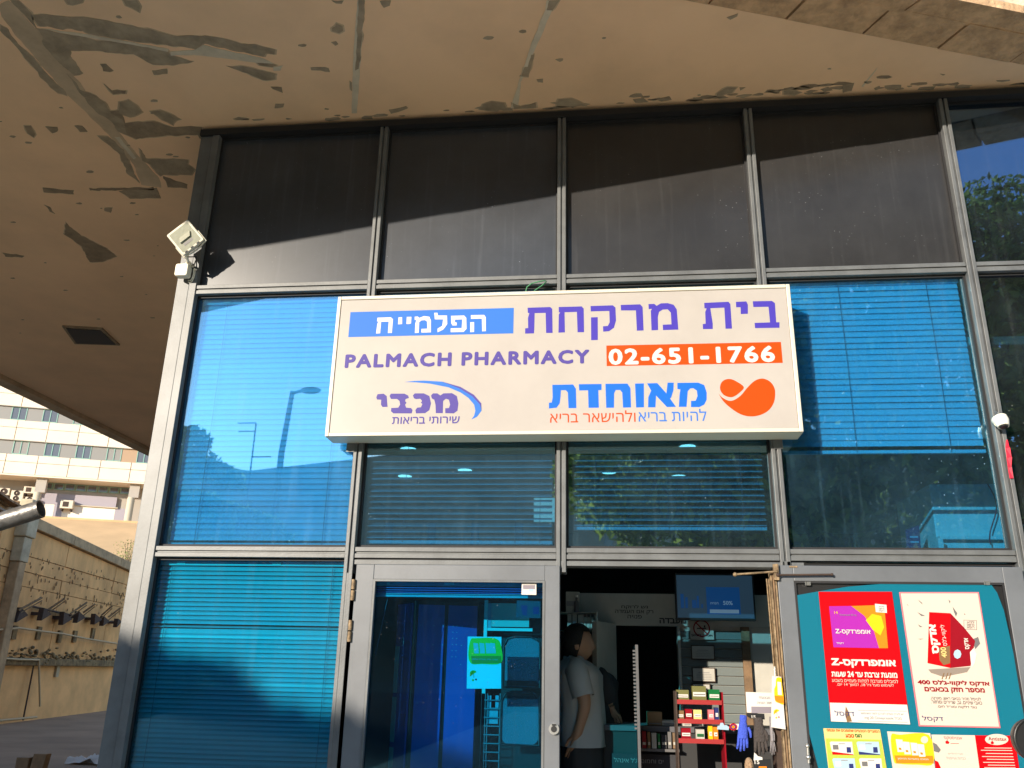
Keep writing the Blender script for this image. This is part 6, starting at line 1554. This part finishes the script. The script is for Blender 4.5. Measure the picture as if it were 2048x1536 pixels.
ac('lone air conditioner on the bright white wall between the round columns', 625, 252, 738, 345, 0)
# scrubby twig plant on the wall top
cx, cz = Wp(*c5(1310,860), .4)
tw = thing('dry_shrub', 'small dry shrub growing over the wall top beside the corner post', 'shrub', (cx, .4, cz-.3), frame=WF)
b = MB()
for i in range(26):
    a_ = rng.uniform(.3, 2.8); l_ = rng.uniform(.4, 1.2); p_ = Vector((cx, .4, cz-.4)); d_ = Vector((math.cos(a_)*l_, rng.uniform(-.3, .3), math.sin(a_)*l_))
    b.tube([p_, p_+d_*.5+Vector((0,0,.05)), p_+d_], [.012, .008, .004], 4)
b.build('stems', 'bark', tw)
b = MB()
for i in range(420):
    a_ = rng.uniform(.3, 2.8); l_ = rng.uniform(.4, 1.25); c = Vector((cx+math.cos(a_)*l_, .4+rng.uniform(-.3,.3), cz-.4+math.sin(a_)*l_)); s_ = rng.uniform(.02, .05); d1 = Vector(rng.normal(0, 1, 3)).normalized()*s_; d2 = Vector(rng.normal(0, 1, 3)).normalized()*s_*.5
    b.add([c-d1, c-d2, c+d1, c+d2], [(0,1,2,3)])
tag(b.build('leaves', 'leaf', tw), kind='stuff')

# ------------------------------------------------------------------ what the glass reflects: the place behind the viewer
def mirror_at(px, py, dist):
    """point behind the viewer whose mirror image in the glass falls at this place of the photograph"""
    u, z_ = F.at(px, py, dist); return Vector((u, -dist, z_))
def leaves(centres, radii, count, size, name, par, seed):
    r = np.random.default_rng(seed)
    off = np.array(OFF[par.name]); cs = np.array(centres); rs = np.array(radii)
    wts = rs**2/np.sum(rs**2); idx = r.choice(len(cs), count, p=wts)
    d = r.normal(size=(count, 3)); d /= np.linalg.norm(d, axis=1)[:, None]
    rad = r.uniform(.15, 1, count)**.45
    c = cs[idx] + d*(rs[idx]*rad)[:, None]*np.array([1, 1, .8]) - off
    a_ = r.normal(size=(count, 3)); a_ /= np.linalg.norm(a_, axis=1)[:, None]
    b_ = r.normal(size=(count, 3)); b_ -= a_*np.sum(a_*b_, 1)[:, None]; b_ /= np.linalg.norm(b_, axis=1)[:, None]
    s_ = r.uniform(.6, 1.3, count)[:, None]*size
    V = np.stack([c-a_*s_, c-b_*s_*.38, c+a_*s_, c+b_*s_*.38], 1).reshape(-1, 3)
    me = bpy.data.meshes.new(name); me.from_pydata(V.tolist(), [], np.arange(count*4).reshape(-1, 4).tolist()); me.materials.append(M['leaf']); me.update()
    o = bpy.data.objects.new(name, me); COL.objects.link(o); o.parent = par; tag(o, kind='stuff'); return o
def tree(label, base, trunk_h, blobs, count, size, seed, limbs=7):
    t = thing('leafy_tree', label, 'tree', base)
    top = Vector((base[0], base[1], trunk_h))
    b = MB().tube([base, (base[0]+.1, base[1], trunk_h*.5), top], [.24, .18, .14], 10)
    for c, r_ in blobs[:limbs]:
        c = Vector(c); m_ = top.lerp(c, .5)+Vector((0, 0, .3)); b.tube([top-Vector((0,0,.3)), m_, c], [.12, .07, .03], 6)
    b.build('trunk', 'bark', t)
    leaves([c for c, r in blobs], [r for c, r in blobs], count, size, 'crown', t, seed)
    return t
bl = [((2.9,-7.2,4.3),1.1), ((4.4,-7.6,4.6),1.4), ((6.0,-7.3,5.0),1.6), ((7.6,-7.4,5.6),1.7), ((3.2,-7.4,6.0),1.3), ((4.9,-7.3,6.6),1.5), ((6.5,-7.6,7.2),1.6), ((2.3,-7.1,6.6),.9), ((8.2,-7.9,7.6),1.5), ((3.4,-7.2,7.4),.9), ((5.2,-7.2,3.4),1.2), ((3.6,-7.0,3.2),.9), ((7.6,-7.0,3.6),1.3)]
tree('large leafy tree reflected in the panes under the right half of the sign', (5.2, -7.4, 0), 2.6, bl, 34000, .12, 3, 10)
bl = [((10.5,-9,6.2),1.8), ((9.6,-9.2,8.0),1.3), ((11.5,-9.4,8.4),1.4), ((10.4,-9,4.6),1.6), ((9.3,-8.8,9.3),.7)]
tree('tall feathery tree reflected in the top right pane', (10.6, -9.1, 0), 3.4, bl, 16000, .075, 5, 5)
q = mirror_at(385, 905, 150); k_ = 7.5
g = MB(); n = 24
for j, (r_, z_) in enumerate(((60, -.5), (40, 12), (24, 26), (12, 35), (4, 38))):
    for i in range(n): g.v.append((q.x-3+r_*math.cos(2*PI*i/n), q.y+r_*.6*math.sin(2*PI*i/n), z_))
for j in range(4):
    for i in range(n): g.f.append((j*n+i, j*n+(i+1)%n, (j+1)*n+(i+1)%n, (j+1)*n+i)); g.sm.append(True)
tag(g.build('far_hill', 'land'), kind='structure')
bl = [((q.x, q.y, q.z-.6*k_), .95*k_), ((q.x-.9*k_, q.y, q.z-1.0*k_), .8*k_), ((q.x+.8*k_, q.y, q.z-.9*k_), .75*k_), ((q.x-.1*k_, q.y, q.z+.3*k_), .55*k_), ((q.x-1.7*k_, q.y, q.z-1.1*k_), .7*k_), ((q.x-.3*k_, q.y+.2, q.z-1.4*k_), .8*k_)]
t = thing('leafy_tree', 'round dark tree on a far rise, reflected in the sky blue pane', 'tree', (q.x-.3, q.y, 30))
MB().tube([(q.x-.3, q.y, 30), (q.x, q.y, q.z-4)], [1.2, .6], 8).build('trunk', 'bark', t)
leaves([c for c, r in bl], [r for c, r in bl], 9000, .75, 'crown', t, 9)
tree('low bushy tree reflected beside the corner post, shading the foot of the shop front', (-5.7, -9.0, 0), 1.4, [((-5.9,-9,3.5),1.2), ((-7.0,-9,3.7),1.2), ((-5.1,-9,3.15),1.0), ((-8.1,-9,3.2),1.2), ((-4.9,-9,1.6),1.0), ((-6.2,-9,1.6),1.1), ((-7.4,-12.4,4.5),1.25), ((-6.4,-12.4,4.25),1.2), ((-5.6,-12.4,4.05),1.1), ((-5.0,-12.4,3.9),1.05), ((-7.2,-12.4,3.0),1.3), ((-6.3,-12.4,2.3),1.3), ((-4.9,-12.4,2.2),1.2)], 80000, .13, 12, 10)
nb = thing('alley_shade_block', 'unseen plain tan block added behind the viewer to shade the alley', 'building', (-13, -10, 0))  # unseen block, added only to cast shade over the alley
MB().box(-18, -9.4, -11.5, -4, 0, 7.2).build('walls', 'far_wall', nb)
MB().box(-18.2, -9.2, -11.7, -3.8, 7.205, 7.5).build('roof', 'concrete_cap', nb)
# street lamp
p0, p1, p2_ = mirror_at(562, 905, 46), mirror_at(584, 782, 46), mirror_at(636, 774, 46)
sl_ = thing('street_lamp', 'dark street lamp reflected in the blue pane left of the sign', 'street lamp', (p0.x, -46, 0))
MB().tube([(p0.x, -46, 0), (p0.x, -46, p0.z), (p1.x, -46, p1.z)], [.26, .20, .15], 10).build('pole', 'lamp_post', sl_)
MB().tube([(p1.x, -46, p1.z-.12), ((p1.x+p2_.x)/2, -46, p1.z+.1)], .11, 8).build('arm', 'lamp_post', sl_)
MB().ball(((p1.x*.3+p2_.x*.7), -46, p1.z+.05), ((p2_.x-p1.x)*.42, .35, .22), 12, 8).build('lamp_head', 'lamp_post', sl_)
p0, p1 = mirror_at(500, 940, 40), mirror_at(511, 845, 40)
an = thing('roof_antenna', 'thin roof antenna reflected between the tree and the street lamp', 'antenna', (p0.x, -40, p0.z-1))
MB().tube([(p0.x, -40, p0.z-3), (p1.x, -40, p1.z)], .05, 6).build('mast', 'lamp_post', an)
for f, l_ in ((0, -1.1), (.18, -1.0), (.72, 1.1)): 
    q = p1.lerp(p0, f); MB().tube([(q.x, -40, q.z), (q.x+l_, -40, q.z)], .035, 6).build('crossbar', 'lamp_post', an)
# long buildings far behind
def far_block(label, pts, dist, depth, m_, wins):
    q = [mirror_at(px, py, dist) for px, py in pts]
    t = thing('far_building', label, 'building', (q[0].x, -dist, 0))
    out = [(p.x, p.z) for p in q]; out = [(out[0][0], 0)] + out + [(out[-1][0], 0)]
    MB().prism(out, -dist-depth, -dist).build('walls', m_, t)
    for (x, z0, z1) in wins: MB().box(x, x+2.2, -dist+.001, -dist+.08, z0, z1).build('window', 'win_dark', t)
    return t
far_block('grey building with a sloping roof reflected low in the blue panes left of the doors', [(-300,948),(300,930),(400,928),(498,941)], 230, 14, 'far_wall', [(-150+14*k, 30, 38) for k in range(5)])
far_block('long low grey building reflected behind the street lamp', [(500,941),(690,920),(880,896),(1060,893),(2400,900)], 222, 16, 'far_wall', [(-70+12*k, 34, 40) for k in range(9)])
